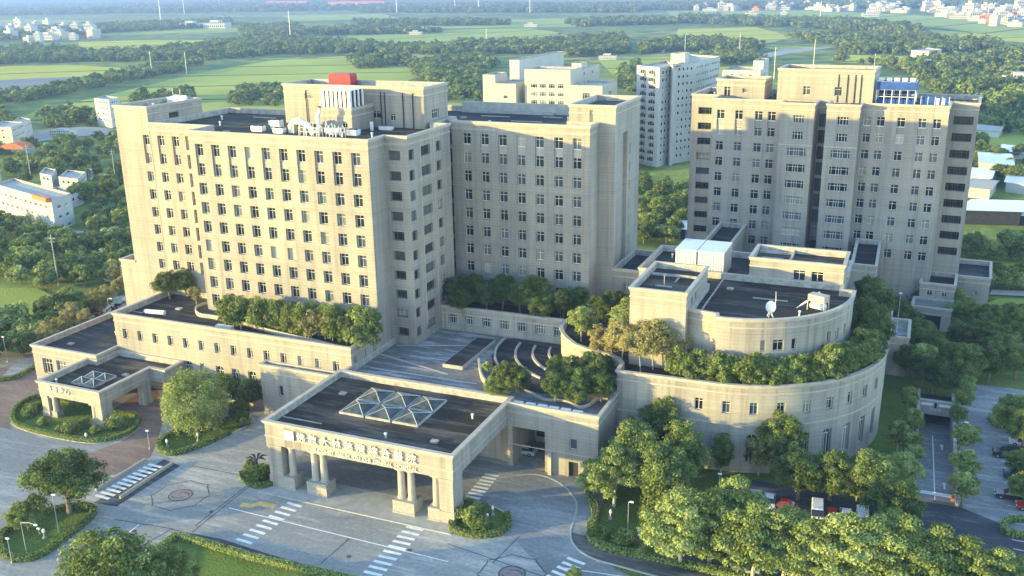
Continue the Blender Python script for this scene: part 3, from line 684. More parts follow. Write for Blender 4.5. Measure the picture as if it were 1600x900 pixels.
# ================================================================== GROUND, ROADS, FIELDS
def grassy(n, l, p):
    "blades stand up and catch the low sun"
    bn = n.new('ShaderNodeBump'); bn.inputs['Strength'].default_value = 1.0; bn.inputs['Distance'].default_value = .9
    l.new(noise(n, l, wpos(n, l), 2.2, 3, .7), bn.inputs['Height']); l.new(bn.outputs[0], p.inputs['Normal'])
def ground_mat(name, stops, s1=.02, s2=.35, stretch=(1, 1, 1), rough=.9):
    m, n, l, p = new_mat(name)
    v = wpos(n, l, stretch); a = noise(n, l, v, s1, 6, .6); b = noise(n, l, wpos(n, l), s2, 5, .65)
    f = math_(n, l, 'ADD', math_(n, l, 'MULTIPLY', a, .65), math_(n, l, 'MULTIPLY', b, .35))
    l.new(ramp(n, l, f, stops), p.inputs['Base Color']); p.inputs['Roughness'].default_value = rough; p.inputs['Specular IOR Level'].default_value = .15
    return m
def rows_mat(name, ca, cb, ang, period, s1=.01):
    "field with drill rows and soft patches"
    m, n, l, p = new_mat(name)
    g = n.new('ShaderNodeNewGeometry'); mp = n.new('ShaderNodeMapping'); mp.inputs[2].default_value = (0, 0, ang); l.new(g.outputs['Position'], mp.inputs[0])
    sx = n.new('ShaderNodeSeparateXYZ'); l.new(mp.outputs[0], sx.inputs[0])
    fr = math_(n, l, 'FRACT', math_(n, l, 'DIVIDE', sx.outputs[0], period * 9)); line = math_(n, l, 'LESS_THAN', fr, .07)
    cell = n.new('ShaderNodeTexWhiteNoise'); cell.noise_dimensions = '1D'; l.new(math_(n, l, 'FLOOR', math_(n, l, 'DIVIDE', sx.outputs[0], period * 9)), cell.inputs['W'])
    a = noise(n, l, wpos(n, l), s1, 5, .6)
    c = mixc(n, l, math_(n, l, 'MULTIPLY', cell.outputs[0], .7), ca, cb); c = mixc(n, l, ramp(n, l, a, [(.35, (0, 0, 0)), (.7, (.6, .6, .6))]), c, tuple(x * .7 for x in ca))
    c = mixc(n, l, math_(n, l, 'MULTIPLY', line, .85), c, (.07, .10, .035))
    l.new(c, p.inputs['Base Color']); p.inputs['Roughness'].default_value = .9; p.inputs['Specular IOR Level'].default_value = .05; grassy(n, l, p)
    return m
def base_ground_mat():
    m, n, l, p = new_mat('valley_ground')
    v = n.new('ShaderNodeTexVoronoi'); v.feature = 'F1'; v.inputs['Scale'].default_value = 1.0; l.new(wpos(n, l, (.0042, .0105, 1)), v.inputs[0])
    sep = n.new('ShaderNodeSeparateColor'); l.new(v.outputs['Color'], sep.inputs[0])
    c = ramp(n, l, sep.outputs[0], [(0, (.17, .22, .05)), (.3, (.26, .31, .07)), (.55, (.12, .17, .04)), (.75, (.34, .36, .11)), (1, (.20, .25, .06))])
    a = noise(n, l, wpos(n, l), .03, 6, .65)
    c2 = mixc(n, l, ramp(n, l, a, [(.4, (0, 0, 0)), (.65, (1, 1, 1))]), c, (.055, .085, .03))
    b = noise(n, l, wpos(n, l), .5, 5, .6); c3 = mixc(n, l, 1.0, c2, ramp(n, l, b, [(.3, (.75, .75, .75)), (.7, (1.2, 1.2, 1.2))]), 'MULTIPLY')
    l.new(c3, p.inputs['Base Color']); p.inputs['Roughness'].default_value = .95; p.inputs['Specular IOR Level'].default_value = .1
    return m
M['lawn'] = ground_mat('lawn', [(.3, (.075, .12, .022)), (.5, (.135, .20, .04)), (.7, (.20, .26, .06))], .12, 1.2)
M['rough'] = ground_mat('rough_grass', [(.3, (.09, .13, .03)), (.5, (.19, .24, .055)), (.7, (.30, .31, .10))], .05, .7)
for q in ('lawn', 'rough'):
    t_ = M[q].node_tree; grassy(t_.nodes, t_.links, t_.nodes['Principled BSDF'])
M['concpave'] = roof_mat('plaza_concrete', (.28, .275, .265), (.46, .42, .37), 1.0, .045)
M['asphalt'] = roof_mat('asphalt', (.06, .063, .072), (.15, .155, .165), .9, .07)
M['asphalt2'] = roof_mat('old_pale_asphalt', (.22, .222, .23), (.36, .355, .35), .9, .06)
M['redpave'] = roof_mat('red_brown_paving', (.20, .135, .115), (.30, .22, .18), .7, .08)
M['brownpave'] = roof_mat('dark_brown_paving', (.10, .09, .085), (.20, .18, .16), .8, .1)
M['paint'] = simple('worn_road_paint', (.72, .72, .70), .7, .18, 1.5)
M['yellow'] = simple('yellow_road_paint', (.62, .42, .14), .7, .2, 1.5)
M['joint'] = simple('dark_pavement_joint', (.085, .08, .08), .9, .3, 1)
M['kerb'] = simple('kerb_stone', (.42, .40, .36), .85, .2, 1.2)
def poly_ccw(p):
    a = sum(p[i][0] * p[(i + 1) % len(p)][1] - p[(i + 1) % len(p)][0] * p[i][1] for i in range(len(p)))
    return p if a > 0 else p[::-1]
def sheet(name, pts, z, mat, px=True, sm=False, kind='structure', label=None):
    p = GP(pts) if px else list(pts)
    if sm: p = smooth_closed(p, 4)
    b = MB(); b.face([(x, y, z) for x, y in poly_ccw(p)])
    o = b.build(name, mat); return tag(o, label, kind=kind)
RX0, RX1, RY0, RY1 = 5.4, 11.25, 151.0, 196.0
def hole_sheet(b, x0, x1, y0, y1, z):
    "ground sheet that leaves the ramp trench open"
    for a, c, d, e in ((x0, x1, y0, RY0), (x0, x1, RY1, y1), (x0, RX0, RY0, RY1), (RX1, x1, RY0, RY1)): b.face([(a, d, z), (c, d, z), (c, e, z), (a, e, z)])
gb = MB()
hole_sheet(gb, -9000, 9000, -400, 14000, 0); tag(gb.build('ground', base_ground_mat()), kind='structure')
# ------- the hospital grounds
hg = MB(); hole_sheet(hg, -230, 70, 20, 212, .02); tag(hg.build('hospital_grounds', M['rough']), kind='structure')
sheet('plaza', [(-240, 60), (-240, 128), (-205, 150), (-168, 172), (-150, 172), (-60, 150), (-43, 137.9), (-41.5, 134), (-40.5, 128), (-40.8, 122), (-40, 117), (-36, 113.5), (-28, 110.5), (-12, 106), (8, 99), (8, 60)], .03, M['concpave'], px=False)
sheet('drive_lane', [(770, 668), (850, 745), (890, 772), (905, 800), (893, 830), (898, 852), (925, 872), (1010, 905), (860, 905), (800, 838), (725, 815), (700, 760), (560, 745), (560, 700)], .038, M['asphalt2'])
sheet('side_road', [(-40, 655), (30, 672), (120, 702), (180, 722), (150, 742), (60, 770), (-40, 800)], .038, M['asphalt2'])
sheet('brick_paving', [(-40, 585), (60, 560), (80, 640), (30, 648), (14, 662), (20, 672), (-40, 660)], .042, M['redpave'])
sheet('brick_paving', [(160, 650), (240, 600), (262, 640), (245, 690), (235, 715), (180, 742), (150, 745), (120, 715), (190, 690), (222, 668)], .042, M['redpave'])
sheet('drive_lane', [(150, 742), (262, 722), (300, 716), (420, 680), (425, 760), (370, 790), (330, 840), (250, 860), (170, 905), (60, 905), (100, 860), (150, 800)], .034, M['concpave'])
sheet('crossing_lane', [(146, 786), (256, 718), (282, 728), (182, 792)], .044, M['asphalt'])
sheet('apron', [(196, 905), (260, 865), (290, 832), (345, 842), (420, 866), (560, 905)], .036, M['asphalt'])
# darker asphalt band in front of the portico steps
sheet('portico_floor', [(-95.5, 114.6), (-59.8, 114.6), (-59.8, 139.3), (-95.5, 139.3)], .10, M['concrete'], px=False)
sheet('portico_drive', [(-96.5, 121.5), (-40.5, 121.5), (-44, 137.9), (-96.5, 137.9)], .106, M['asphalt2'], px=False)
b = MB(); b.box(-95.6, -59.7, 114.3, 114.6, 0, .14); tag(b.build('portico_kerb', M['kerb']), kind='structure')
# right hand gardens
sheet('garden_lawn', [(-42, 137.5), (-39.5, 134), (-38.5, 128), (-38.8, 122), (-38, 118), (-34, 115), (-27, 112.3), (-12, 108), (5.2, 103.5), (5.2, 200), (-2, 207), (-44, 150)], .05, M['lawn'], px=False)
sheet('garden_car_park', [(1085, 772), (1180, 750), (1400, 795), (1400, 828), (1240, 800), (1160, 790)], .056, M['asphalt'])
sheet('lower_lane', [(1040, 905), (1060, 868), (1180, 862), (1330, 885), (1400, 905)], .056, M['asphalt'])
sheet('right_car_park', [(12.2, 128), (45, 122), (50, 205), (12.5, 205)], .056, M['asphalt2'], px=False)
sheet('exit_road', [(2, 118), (45, 112), (45, 133), (12.0, 151), (5.4, 151), (0, 135)], .06, M['asphalt'], px=False)
sheet('hedge_garden', [(1545, 652), (1600, 640), (1660, 660), (1640, 690), (1570, 672)], .07, M['lawn'])
sheet('forecourt_lawn', [(225, 905), (240, 868), (275, 842), (305, 850), (400, 878), (520, 905)], .05, M['lawn'])
# kerb that curves round the garden corner
KL = smooth([tuple(G(x, y)[:2]) for x, y in [(778, 748), (835, 742), (875, 756), (900, 785), (897, 812), (891, 832), (898, 854), (925, 873), (965, 885), (1020, 900), (1080, 915)]])
me, c = planter('kerb', '', KL, 0, .15, .3, mat='kerb'); tag(link('kerb', me, None, c), kind='structure')
sheet('footpath', [(778, 750), (835, 744), (873, 758), (898, 786), (895, 812), (889, 832), (896, 855), (923, 874), (963, 887), (1020, 902), (1090, 920), (1120, 905), (1080, 893), (1010, 874), (960, 866), (928, 852), (922, 830), (930, 808), (924, 785), (916, 762), (900, 752), (850, 736), (790, 738)], .0555, M['brownpave'])
# ------- road markings (children of the plaza sheet they are painted on)
pz = bpy.data.objects['plaza']
def stripes(p0, p1, n, wid, ln, z=.115, skew=0.0, name='crosswalk_stripe', parent=pz):
    a, c = G(*p0), G(*p1); d = (c - a); L = d.length; d /= L; w = Vector((-d.y, d.x, 0)); ang = math.atan2(d.y, d.x)
    b = MB(); b.box(-wid / 2, wid / 2, -ln / 2, ln / 2, 0, .004)
    me = b.mesh(name, M['paint'])
    for i in range(n):
        q = a + d * (L * i / (n - 1)); link(name, me, parent, (q.x, q.y, z), ang + skew)
stripes((160, 777), (242, 728), 11, .62, 3.1, .05)
stripes((382, 846), (460, 789), 9, .6, 3.0, .05)
stripes((575, 905), (648, 826), 11, .6, 3.0, .05)
stripes((739, 778), (768, 743), 8, .6, 2.6, .112)
stripes((868, 905), (900, 877), 5, .6, 3.0, .05)
stripes((272, 603), (302, 590), 4, .5, 2.4, .06)
def pline(name, pts, w, z, mat, parent=None, px=True):
    p = [tuple(G(x, y)[:2]) for x, y in pts] if px else pts
    me, c = planter(name, '', p, z - .003, z, w, mat=mat); o = link(name, me, None, (c[0], c[1], z - .003))
    if parent: o.parent = parent
    else: tag(o, kind='structure')
    return o
pline('white_line', [(358, 794), (700, 878)], .22, .052, 'paint', pz)
pline('white_line', [(195, 838), (217, 820)], .2, .052, 'paint', pz)
pline('white_line', [(875, 887), (1000, 905)], .2, .055, 'paint', pz)
pline('yellow_arrow', [(376, 789), (392, 791), (405, 787), (430, 792)], 1.3, .054, 'yellow', pz)
for pts in ([(300, 728), (372, 742)], [(385, 760), (305, 822)], [(395, 756), (300, 832)], [(180, 812), (265, 826), (330, 845)], [(545, 842), (500, 882)], [(812, 838), (770, 880)],
            [(270, 826), (205, 862)], [(700, 850), (860, 905)], [(905, 800), (960, 822)]):
    pline('pavement_joint', pts, .16, .051, 'joint', pz)
# emblem inlaid in the forecourt
def emblem(cx, cy, R):
    c = G(cx, cy); n = 40
    ring = [(c.x + R * math.cos(2 * math.pi * i / n), c.y + R * math.sin(2 * math.pi * i / n)) for i in range(n)]
    inn = [(c.x + (R - .22) * math.cos(2 * math.pi * i / n), c.y + (R - .22) * math.sin(2 * math.pi * i / n)) for i in range(n)]
    b = MB(); b.face([(*p, .047) for p in inn]); o = b.build('emblem_disc', simple('pinkish_granite', (.25, .19, .19), .6, .2, 1.5), pz)
    b = MB(); b.ring(ring, inn, .046, .053); b.build('emblem_ring', M['joint'], pz)
    for s in (1, -1):
        pts = [(c.x + s * .15 * R + .55 * R * math.cos(t), c.y + s * .12 * R + .40 * R * math.sin(t) * s) for t in np.linspace(.2, 2.6, 9)]
        me, q = planter('emblem_line', '', pts, .049, .052, .22, mat='joint'); o = link('emblem_line', me, pz, (q[0], q[1], .049))
    oc = []
    for i in range(8):
        a = rad(22.5 + 45 * i); oc += [(c.x + 2.3 * R * math.cos(a - .12), c.y + 2.3 * R * math.sin(a - .12)), (c.x + 2.5 * R * math.cos(a), c.y + 2.5 * R * math.sin(a)), (c.x + 2.3 * R * math.cos(a + .12), c.y + 2.3 * R * math.sin(a + .12))]
    me, q = planter('emblem_octagon', '', oc, .047, .051, .16, closed=True, mat='joint'); link('emblem_octagon', me, pz, (q[0], q[1], .047))
emblem(282, 774, 2.0); emblem(800, 897, 2.0)
# ramp to the underground car park (a real trench)
zr_ = lambda y: .06 - 4.3 * max(0, min(1, (y - 152) / 34))
b = MB(); ys = [151, 152, 160, 168, 176, 186, 196]
for y0, y1 in zip(ys, ys[1:]): b.face([(RX0, y0, zr_(y0)), (RX1, y0, zr_(y0)), (RX1, y1, zr_(y1)), (RX0, y1, zr_(y1))])
rr = tag(b.build('ramp_road', M['asphalt2']), kind='structure')
b = MB()
for y0, y1 in zip(ys, ys[1:-1]): b.face([(8.2, y0, zr_(y0) + .01), (8.38, y0, zr_(y0) + .01), (8.38, y1, zr_(y1) + .01), (8.2, y1, zr_(y1) + .01)])
b.build('centre_line', M['paint'], rr)
b = MB(); b.face([(RX0 + .2, 154, zr_(154) + .01), (RX1 - .2, 154, zr_(154) + .01), (RX1 - .2, 154.8, zr_(154.8) + .01), (RX0 + .2, 154.8, zr_(154.8) + .01)]); b.build('stop_line', M['paint'], rr)
for yq in (157.5, 178):
    b = MB(); F_ = lambda x, y: (x, y, zr_(y) + .012)
    for q in ([(9.7, 0), (9.95, 0), (9.95, 2.6), (9.7, 2.6)], [(9.4, 2.3), (10.25, 2.3), (9.82, 3.3)]): b.face([F_(x, yq + y) for x, y in q])
    b.build('arrow_marking', M['paint'], rr)
b = MB(); b.box(5.5, 11.15, 151.1, 151.9, .062, .07); b.build('red_threshold', M['redpave'], rr)
for nm, x0, x1, lab in (('ramp_wall', RX1, RX1 + .45, 'long pale concrete retaining wall along the right of the car park ramp'), ('ramp_wall', RX0 - .4, RX0, 'long concrete retaining wall along the left of the car park ramp')):
    r = empty(nm, ((x0 + x1) / 2, 171, 0), 0, lab, 'wall', 'retaining walls of the car park ramp'); b = MB(); b.box(x0, x1, 151, 196, -4.6, 1.0); b.build('wall_body', M['concrete'], r)
    b = MB(); b.box(x0 - .07, x1 + .07, 150.9, 196, 1.0, 1.14); b.build('coping', M['cap'], r)
r = empty('car_park_portal', (8.3, 190, 0), 0, 'concrete beam with white boards over the dark mouth of the underground car park', 'portal')
b = MB(); b.box(RX0, RX1, 189.4, 190.2, -1.4, 1.3); b.box(RX0 - .1, RX1 + .1, 189.3, 190.3, 1.3, 1.5); b.build('portal_beam', M['concrete'], r)
b = MB(); b.box(RX0, RX1, 190.25, 196, -.2, .1); b.box(RX0, RX1, 195.6, 196, -4.5, -.2); b.build('tunnel_roof', M['dark'], r)
for x0 in (5.7, 8.9): b = MB(); b.box(x0, x0 + 2.1, 189.32, 189.38, .5, 1.05); b.build('white_board', M['white'], r)
text_obj('lettering', '停車場', .75, sg, r, (8.3, 189.34, -.3), (math.pi / 2, 0, 0), .03)
b = MB(); b.box(8.1, 8.5, 189.28, 189.36, .1, 1.2); b.build('signal_box', M['dark'], r)
r = empty('boom_barrier', (10.9, 152.6, 0), 0, 'white boom barrier beside an orange post at the top of the ramp', 'barrier')
b = MB(); b.box(-.25, .25, -.2, .2, 0, 1.1); link('barrier_post', b.mesh('barrier_post', M['orange']), r)
b = MB(); b.box(-4.9, -.2, -.06, .06, .95, 1.07); link('boom', b.mesh('boom', M['white']), r)
# parking bays
rp = bpy.data.objects['right_car_park']
b = MB(); b.box(-2.3, 2.3, -.06, .06, 0, .004); bm_ = b.mesh('bay_line', M['paint'])
for k in range(22): link('bay_line', bm_, rp, (21.2 - .12 * 0, 141 + 2.65 * k, .058), -.04)
for k in range(22): link('bay_line', bm_, rp, (25.9, 141 + 2.65 * k, .058), -.04)
# tall grey wall right of the round hall
Bldg('side_stair_block', 'plain grey stair block standing at the right end of the round hall', 'building', [(-1.5, 204), (2.3, 204), (2.3, 216), (-1.5, 216)], 0, 8.6, roof='deck', par=.5).finish()
sheet('side_path', [(1392, 572), (1420, 600), (1412, 660), (1370, 740), (1340, 725), (1372, 690)], .062, M['lawn'])
# ------- fields and roads out in the valley
M['f_green'] = rows_mat('bright_green_field', (.36, .42, .09), (.50, .53, .13), 1.15, 12)
M['f_yellow'] = rows_mat('yellow_green_field', (.46, .47, .08), (.52, .50, .11), .9, 14)
M['f_pale'] = rows_mat('pale_green_field', (.33, .40, .10), (.39, .43, .13), .4, 16)
M['f_net'] = rows_mat('blue_grey_net_houses', (.22, .24, .27), (.30, .31, .34), .2, 2.2)
M['dirt'] = ground_mat('pale_dirt_road', [(.3, (.28, .26, .23)), (.7, (.42, .39, .35))], .1, .8)
FLD = [('f_green', [(15, 190), (60, 172), (170, 148), (300, 116), (420, 95), (560, 86), (660, 92), (690, 110), (640, 125), (560, 180), (400, 190), (300, 200), (180, 190), (100, 195)]),
       ('f_yellow', [(-60, 104), (120, 102), (190, 106), (180, 118), (90, 126), (-60, 128)]), ('f_net', [(-60, 129), (60, 122), (165, 118), (120, 128), (30, 144), (-60, 150)]),
       ('f_yellow', [(122, 66), (215, 63), (335, 62), (300, 74), (210, 82), (128, 84)]), ('f_pale', [(540, 56), (700, 46), (830, 44), (880, 52), (820, 62), (700, 68), (560, 68)]),
       ('f_pale', [(440, 24), (600, 22), (620, 28), (460, 33)]), ('f_pale', [(-40, 32), (60, 30), (140, 33), (40, 38), (-40, 39)]), ('f_pale', [(150, 46), (380, 40), (370, 50), (160, 56)]),
       ('f_green', [(935, 95), (1000, 90), (1200, 85), (1200, 110), (1010, 150), (960, 120)]), ('f_yellow', [(1060, 45), (1180, 42), (1240, 58), (1190, 70), (1050, 66)]),
       ('f_pale', [(1040, 18), (1240, 16), (1400, 22), (1600, 34), (1640, 50), (1640, 62), (1560, 56), (1440, 40), (1240, 34), (1060, 30)]), ('f_pale', [(560, 36), (800, 30), (1000, 28), (1040, 36), (900, 42), (620, 46)]),
       ('f_yellow', [(1320, 86), (1420, 88), (1400, 100), (1310, 98)]), ('f_green', [(1500, 195), (1620, 205), (1640, 250), (1540, 262), (1500, 240)]), ('f_yellow', [(1180, 72), (1230, 70), (1290, 76), (1240, 84)]),
       ('f_pale', [(560, 94), (700, 78), (770, 84), (700, 98), (620, 104)]), ('f_yellow', [(1450, 46), (1640, 62), (1640, 70), (1470, 58)]), ('f_pale', [(1360, 30), (1500, 36), (1500, 44), (1370, 38)]),
       ('f_green', [(-40, 450), (60, 452), (95, 470), (60, 500), (-40, 515)]), ('f_pale', [(1480, 262), (1640, 280), (1640, 300), (1520, 290)]), ('f_green', [(1560, 468), (1640, 470), (1640, 500), (1530, 480)]), ('f_green', [(1510, 438), (1640, 446), (1640, 415), (1530, 405)])]
for i, (mt, p) in enumerate(FLD): sheet('field', p, .06 + .013 * i, M[mt])
for p in ([(75, 362), (140, 362), (215, 368), (215, 384), (150, 384), (96, 376)], [(-40, 214), (60, 205), (130, 198), (200, 204), (200, 210), (120, 214), (60, 222), (-40, 226)], [(1180, 88), (1230, 76), (1310, 74), (1240, 82), (1190, 94)],
          [(1490, 415), (1640, 424), (1640, 434), (1500, 426)], [(1550, 454), (1640, 458), (1640, 466), (1545, 462)]): sheet('road', p, .32, M['dirt'])
sheet('parking_lane', [(0, 592), (30, 560), (100, 515), (170, 470), (215, 420), (225, 400), (235, 420), (215, 470), (170, 496), (60, 560), (30, 590)], .07, M['asphalt2'])
# distant hills
hb = MB()
def ridge(y, x0, x1, h, seed, thick=900, n=70):
    r = random.Random(seed); ph = [r.uniform(0, 6) for _ in range(5)]
    hs = [max(2, h * (.55 + .22 * math.sin(i * .11 + ph[0]) + .15 * math.sin(i * .31 + ph[1]) + .07 * math.sin(i * .83 + ph[2]) + .03 * r.uniform(-1, 1))) for i in range(n + 1)]
    for i in range(n):
        xa, xb = x0 + (x1 - x0) * i / n, x0 + (x1 - x0) * (i + 1) / n
        for (ya, fa), (yb, fb) in (((y, 0), (y + thick * .25, .6)), ((y + thick * .25, .6), (y + thick * .6, 1)), ((y + thick * .6, 1), (y + thick * 1.6, .1))):
            hb.face([(xa, ya, hs[i] * fa - (fa == 0)), (xb, ya, hs[i + 1] * fa - (fa == 0)), (xb, yb, hs[i + 1] * fb), (xa, yb, hs[i] * fb)])
ridge(5200, -8800, 4000, 70, 3); ridge(6500, -8800, 5200, 84, 5); ridge(4300, -600, 8000, 50, 8)
hm = simple('hill_forest', (.035, .055, .025), .95, .5, .02); tag(hb.build('hills', hm), kind='structure')
# ================================================================== VEGETATION
def foliage_mat(name, ca, cb, cc, trans=.35):
    m, n, l, p = new_mat(name)
    at = n.new('ShaderNodeAttribute'); at.attribute_name = 'tone'
    oi = n.new('ShaderNodeObjectInfo')
    f = math_(n, l, 'ADD', math_(n, l, 'MULTIPLY', at.outputs['Fac'], .8), math_(n, l, 'MULTIPLY', oi.outputs['Random'], .35)); f = math_(n, l, 'SUBTRACT', f, .08)
    c = ramp(n, l, f, [(.05, ca), (.5, cb), (.95, cc)])
    l.new(c, p.inputs['Base Color']); p.inputs['Roughness'].default_value = .7; p.inputs['Specular IOR Level'].default_value = .08
    tr = n.new('ShaderNodeBsdfTranslucent'); l.new(c, tr.inputs[0]); ms = n.new('ShaderNodeMixShader'); ms.inputs[0].default_value = trans
    l.new(p.outputs[0], ms.inputs[1]); l.new(tr.outputs[0], ms.inputs[2]); l.new(ms.outputs[0], n['Material Output'].inputs[0])
    return m
F = dict(mid=foliage_mat('leaves_mid_green', (.055, .08, .024), (.16, .21, .06), (.33, .39, .13)),
         dark=foliage_mat('leaves_dark_green', (.038, .06, .02), (.10, .145, .045), (.20, .26, .09)),
         fresh=foliage_mat('leaves_fresh_green', (.08, .11, .03), (.24, .30, .09), (.45, .51, .20)),
         olive=foliage_mat('leaves_olive_yellow', (.14, .13, .045), (.34, .31, .125), (.50, .45, .21)),
         far=foliage_mat('leaves_far_wood', (.06, .09, .024), (.15, .205, .055), (.30, .35, .105), .3))
M['bark'] = simple('tree_bark', (.20, .17, .14), .95, .3, 2)
M['palebark'] = simple('pale_bark', (.38, .35, .30), .9, .2, 2)
def leaves(seed, clusters, nleaf, leaf, name, mat, droop=0.0, up=.35, ratio=1.0, vz=.8):
    "clusters: (x, y, z, r) -> many small leaf faces on and in each clump"
    rg = np.random.default_rng(seed); cl = np.array(clusters); w = cl[:, 3] ** 2; w /= w.sum()
    idx = rg.choice(len(cl), nleaf, p=w); c = cl[idx]
    d = rg.normal(size=(nleaf, 3)); d /= np.linalg.norm(d, axis=1)[:, None]; d[:, 2] = np.where(d[:, 2] < -.55, -d[:, 2], d[:, 2])
    rr = c[:, 3] * rg.uniform(.55, 1.2, nleaf); pos = c[:, :3] + d * rr[:, None] * np.array([1, 1, vz]); pos[:, 2] -= droop * rg.uniform(0, 1, nleaf) ** 2 * c[:, 3]
    nn = d * 1.0 + rg.normal(size=(nleaf, 3)) * .55 + np.array([0, 0, up]); nn /= np.linalg.norm(nn, axis=1)[:, None]
    t = np.cross(nn, rg.normal(size=(nleaf, 3))); t /= np.linalg.norm(t, axis=1)[:, None]; b = np.cross(nn, t)
    s = (leaf * rg.uniform(.6, 1.35, nleaf))[:, None]; t = t * s; b = b * s * .62 * ratio
    V = np.stack([pos - t, pos - b * .9 - t * .1, pos + t, pos + b * .9 + t * .1], 1).reshape(-1, 3)
    ct = rg.uniform(.0, 1.0, len(cl)); tone = np.clip(ct[idx] * .62 + rg.uniform(-.1, .55, nleaf), 0, 1)
    me = bpy.data.meshes.new(name); n = nleaf
    me.vertices.add(4 * n); me.vertices.foreach_set('co', V.astype(np.float32).ravel()); me.loops.add(4 * n); me.loops.foreach_set('vertex_index', np.arange(4 * n, dtype=np.int32))
    me.polygons.add(n); me.polygons.foreach_set('loop_start', np.arange(0, 4 * n, 4, dtype=np.int32)); me.polygons.foreach_set('loop_total', np.full(n, 4, dtype=np.int32))
    me.update(calc_edges=True); a = me.attributes.new('tone', 'FLOAT', 'FACE'); a.data.foreach_set('value', tone.astype(np.float32)); me.materials.append(mat); return me
def clumps(seed, rx, rz, zc, n, cr, flat=1.0, layered=0, cone=.12):
    r = random.Random(seed); out = []
    lob = [(r.uniform(0, 6.28), r.uniform(.75, 1.2)) for _ in range(5)]
    while len(out) < n:
        x, y, z = (r.uniform(-1, 1) for _ in range(3)); d = math.sqrt(x * x + y * y + z * z)
        if d > 1 or d < .42 and r.random() < .75: continue
        if z < -.75: continue
        a = math.atan2(y, x); k = 1 + .16 * math.sin(2 * a + lob[0][0]) + .12 * math.sin(3 * a + lob[1][0])
        q = 1 - cone * max(0, z + .3)
        if layered: z = round(z * layered) / layered + r.uniform(-.06, .06)
        out.append((x * rx * k * q, y * rx * k * q, zc + z * rz, cr * r.uniform(.6, 1.35)))
    return out
def trunk_mesh(seed, cl, zc, r0, mat, lean=.3, forks=6, h0=None):
    r = random.Random(seed); b = MB(); top = (r.uniform(-lean, lean), r.uniform(-lean, lean), zc * .62)
    b.tube([(0, 0, -.1), (top[0] * .3, top[1] * .3, zc * .25), top], [r0 * 1.35, r0, r0 * .75], 7)
    for c in r.sample(cl, min(forks, len(cl))):
        m = ((top[0] + c[0]) / 2 + r.uniform(-.3, .3), (top[1] + c[1]) / 2 + r.uniform(-.3, .3), (top[2] + c[2]) / 2 + .2)
        b.tube([top, m, (c[0] * .9, c[1] * .9, c[2])], [r0 * .6, r0 * .38, r0 * .12], 5)
    return b.mesh('trunk', mat)
TD = {}   # kind -> (list of (crown mesh, trunk mesh), crown centre height, crown radius)
def proto(kind, mat, rx, rz, zc, n, cr, nleaf, leaf, variants=2, r0=.2, bark='bark', droop=0, layered=0, ratio=1.0, forks=6, cone=.12, vz=.8):
    v = []
    for s in range(variants):
        seed = sum(ord(c) * (i + 3) for i, c in enumerate(kind)) + s * 17
        cl = clumps(seed, rx, rz, zc, n, cr, layered=layered, cone=cone); v.append((leaves(seed, cl, nleaf, leaf, 'crown', F[mat], droop, ratio=ratio, vz=vz), trunk_mesh(seed, cl, zc, r0, M[bark], forks=forks)))
    TD[kind] = (v, zc, rx)
proto('broad', 'fresh', 4.4, 3.3, 5.6, 125, .85, 19000, .165, 4, .2, 'palebark', layered=3, cone=.55, vz=.42)
proto('dense', 'mid', 4.2, 3.5, 5.6, 130, .85, 19000, .17, 3, .28)
proto('tall', 'mid', 3.0, 4.3, 6.6, 105, .74, 15000, .16, 3, .2, 'palebark')
proto('small', 'fresh', 1.7, 1.9, 3.2, 42, .58, 5200, .15, 3, .1, 'palebark')
proto('dark', 'dark', 3.4, 3.0, 4.9, 100, .8, 13000, .175, 3, .2)
proto('olive', 'olive', 2.9, 3.6, 5.6, 80, .72, 9500, .17, 2, .16, 'palebark')
proto('weep', 'fresh', 5.2, 3.8, 5.4, 140, .9, 21000, .2, 1, .35, 'bark', droop=1.9, ratio=.6)
proto('shrub', 'mid', 1.15, 1.7, 2.0, 28, .5, 3200, .14, 4, .06, 'palebark')
proto('olive_shrub', 'olive', 1.15, 1.5, 1.8, 28, .5, 3200, .14, 3, .06, 'palebark')
proto('bush', 'mid', 1.1, .8, .85, 14, .55, 1500, .15, 3, .06)
proto('mangrove', 'olive', 3.0, 2.4, 5.4, 75, .75, 9000, .17, 2, .1, 'palebark', forks=12)
proto('wild', 'mid', 3.6, 2.6, 3.6, 60, 1.0, 3200, .34, 3, .15)
proto('wildpale', 'fresh', 3.0, 2.2, 3.0, 52, .9, 3000, .32, 3, .12)
proto('farmid', 'far', 4.2, 3.4, 5.0, 30, 1.6, 700, .8, 3, .2)
NAMES = dict(broad='spreading_tree', dense='round_tree', tall='tall_tree', small='young_tree', dark='dark_tree', olive='yellow_leaved_tree', weep='weeping_tree', shrub='terrace_shrub', bush='shrub', olive_shrub='terrace_shrub', mangrove='bare_stemmed_tree', wild='bushy_tree', wildpale='bushy_tree', farmid='field_tree')
rt = random.Random(11)
def tree(kind, px, py, s=1.0, z=0.0, label=None, group=None, cat='tree', xy=None, rz=None, sz=None):
    "px, py: where the photograph shows the middle of the crown"
    v, zc, rx = TD[kind]; cm, tm = rt.choice(v)
    p = Vector((xy[0], xy[1], z)) if xy else G(px, py, z + zc * s)
    nm = NAMES[kind]
    r = empty(nm, (p.x, p.y, z), rt.uniform(0, 6.28) if rz is None else rz, label, cat, group); r.scale = (s * rt.uniform(.93, 1.07), s * rt.uniform(.93, 1.07), (sz or s) * rt.uniform(.95, 1.05))
    link('crown', cm, r); link('trunk', tm, r); return r
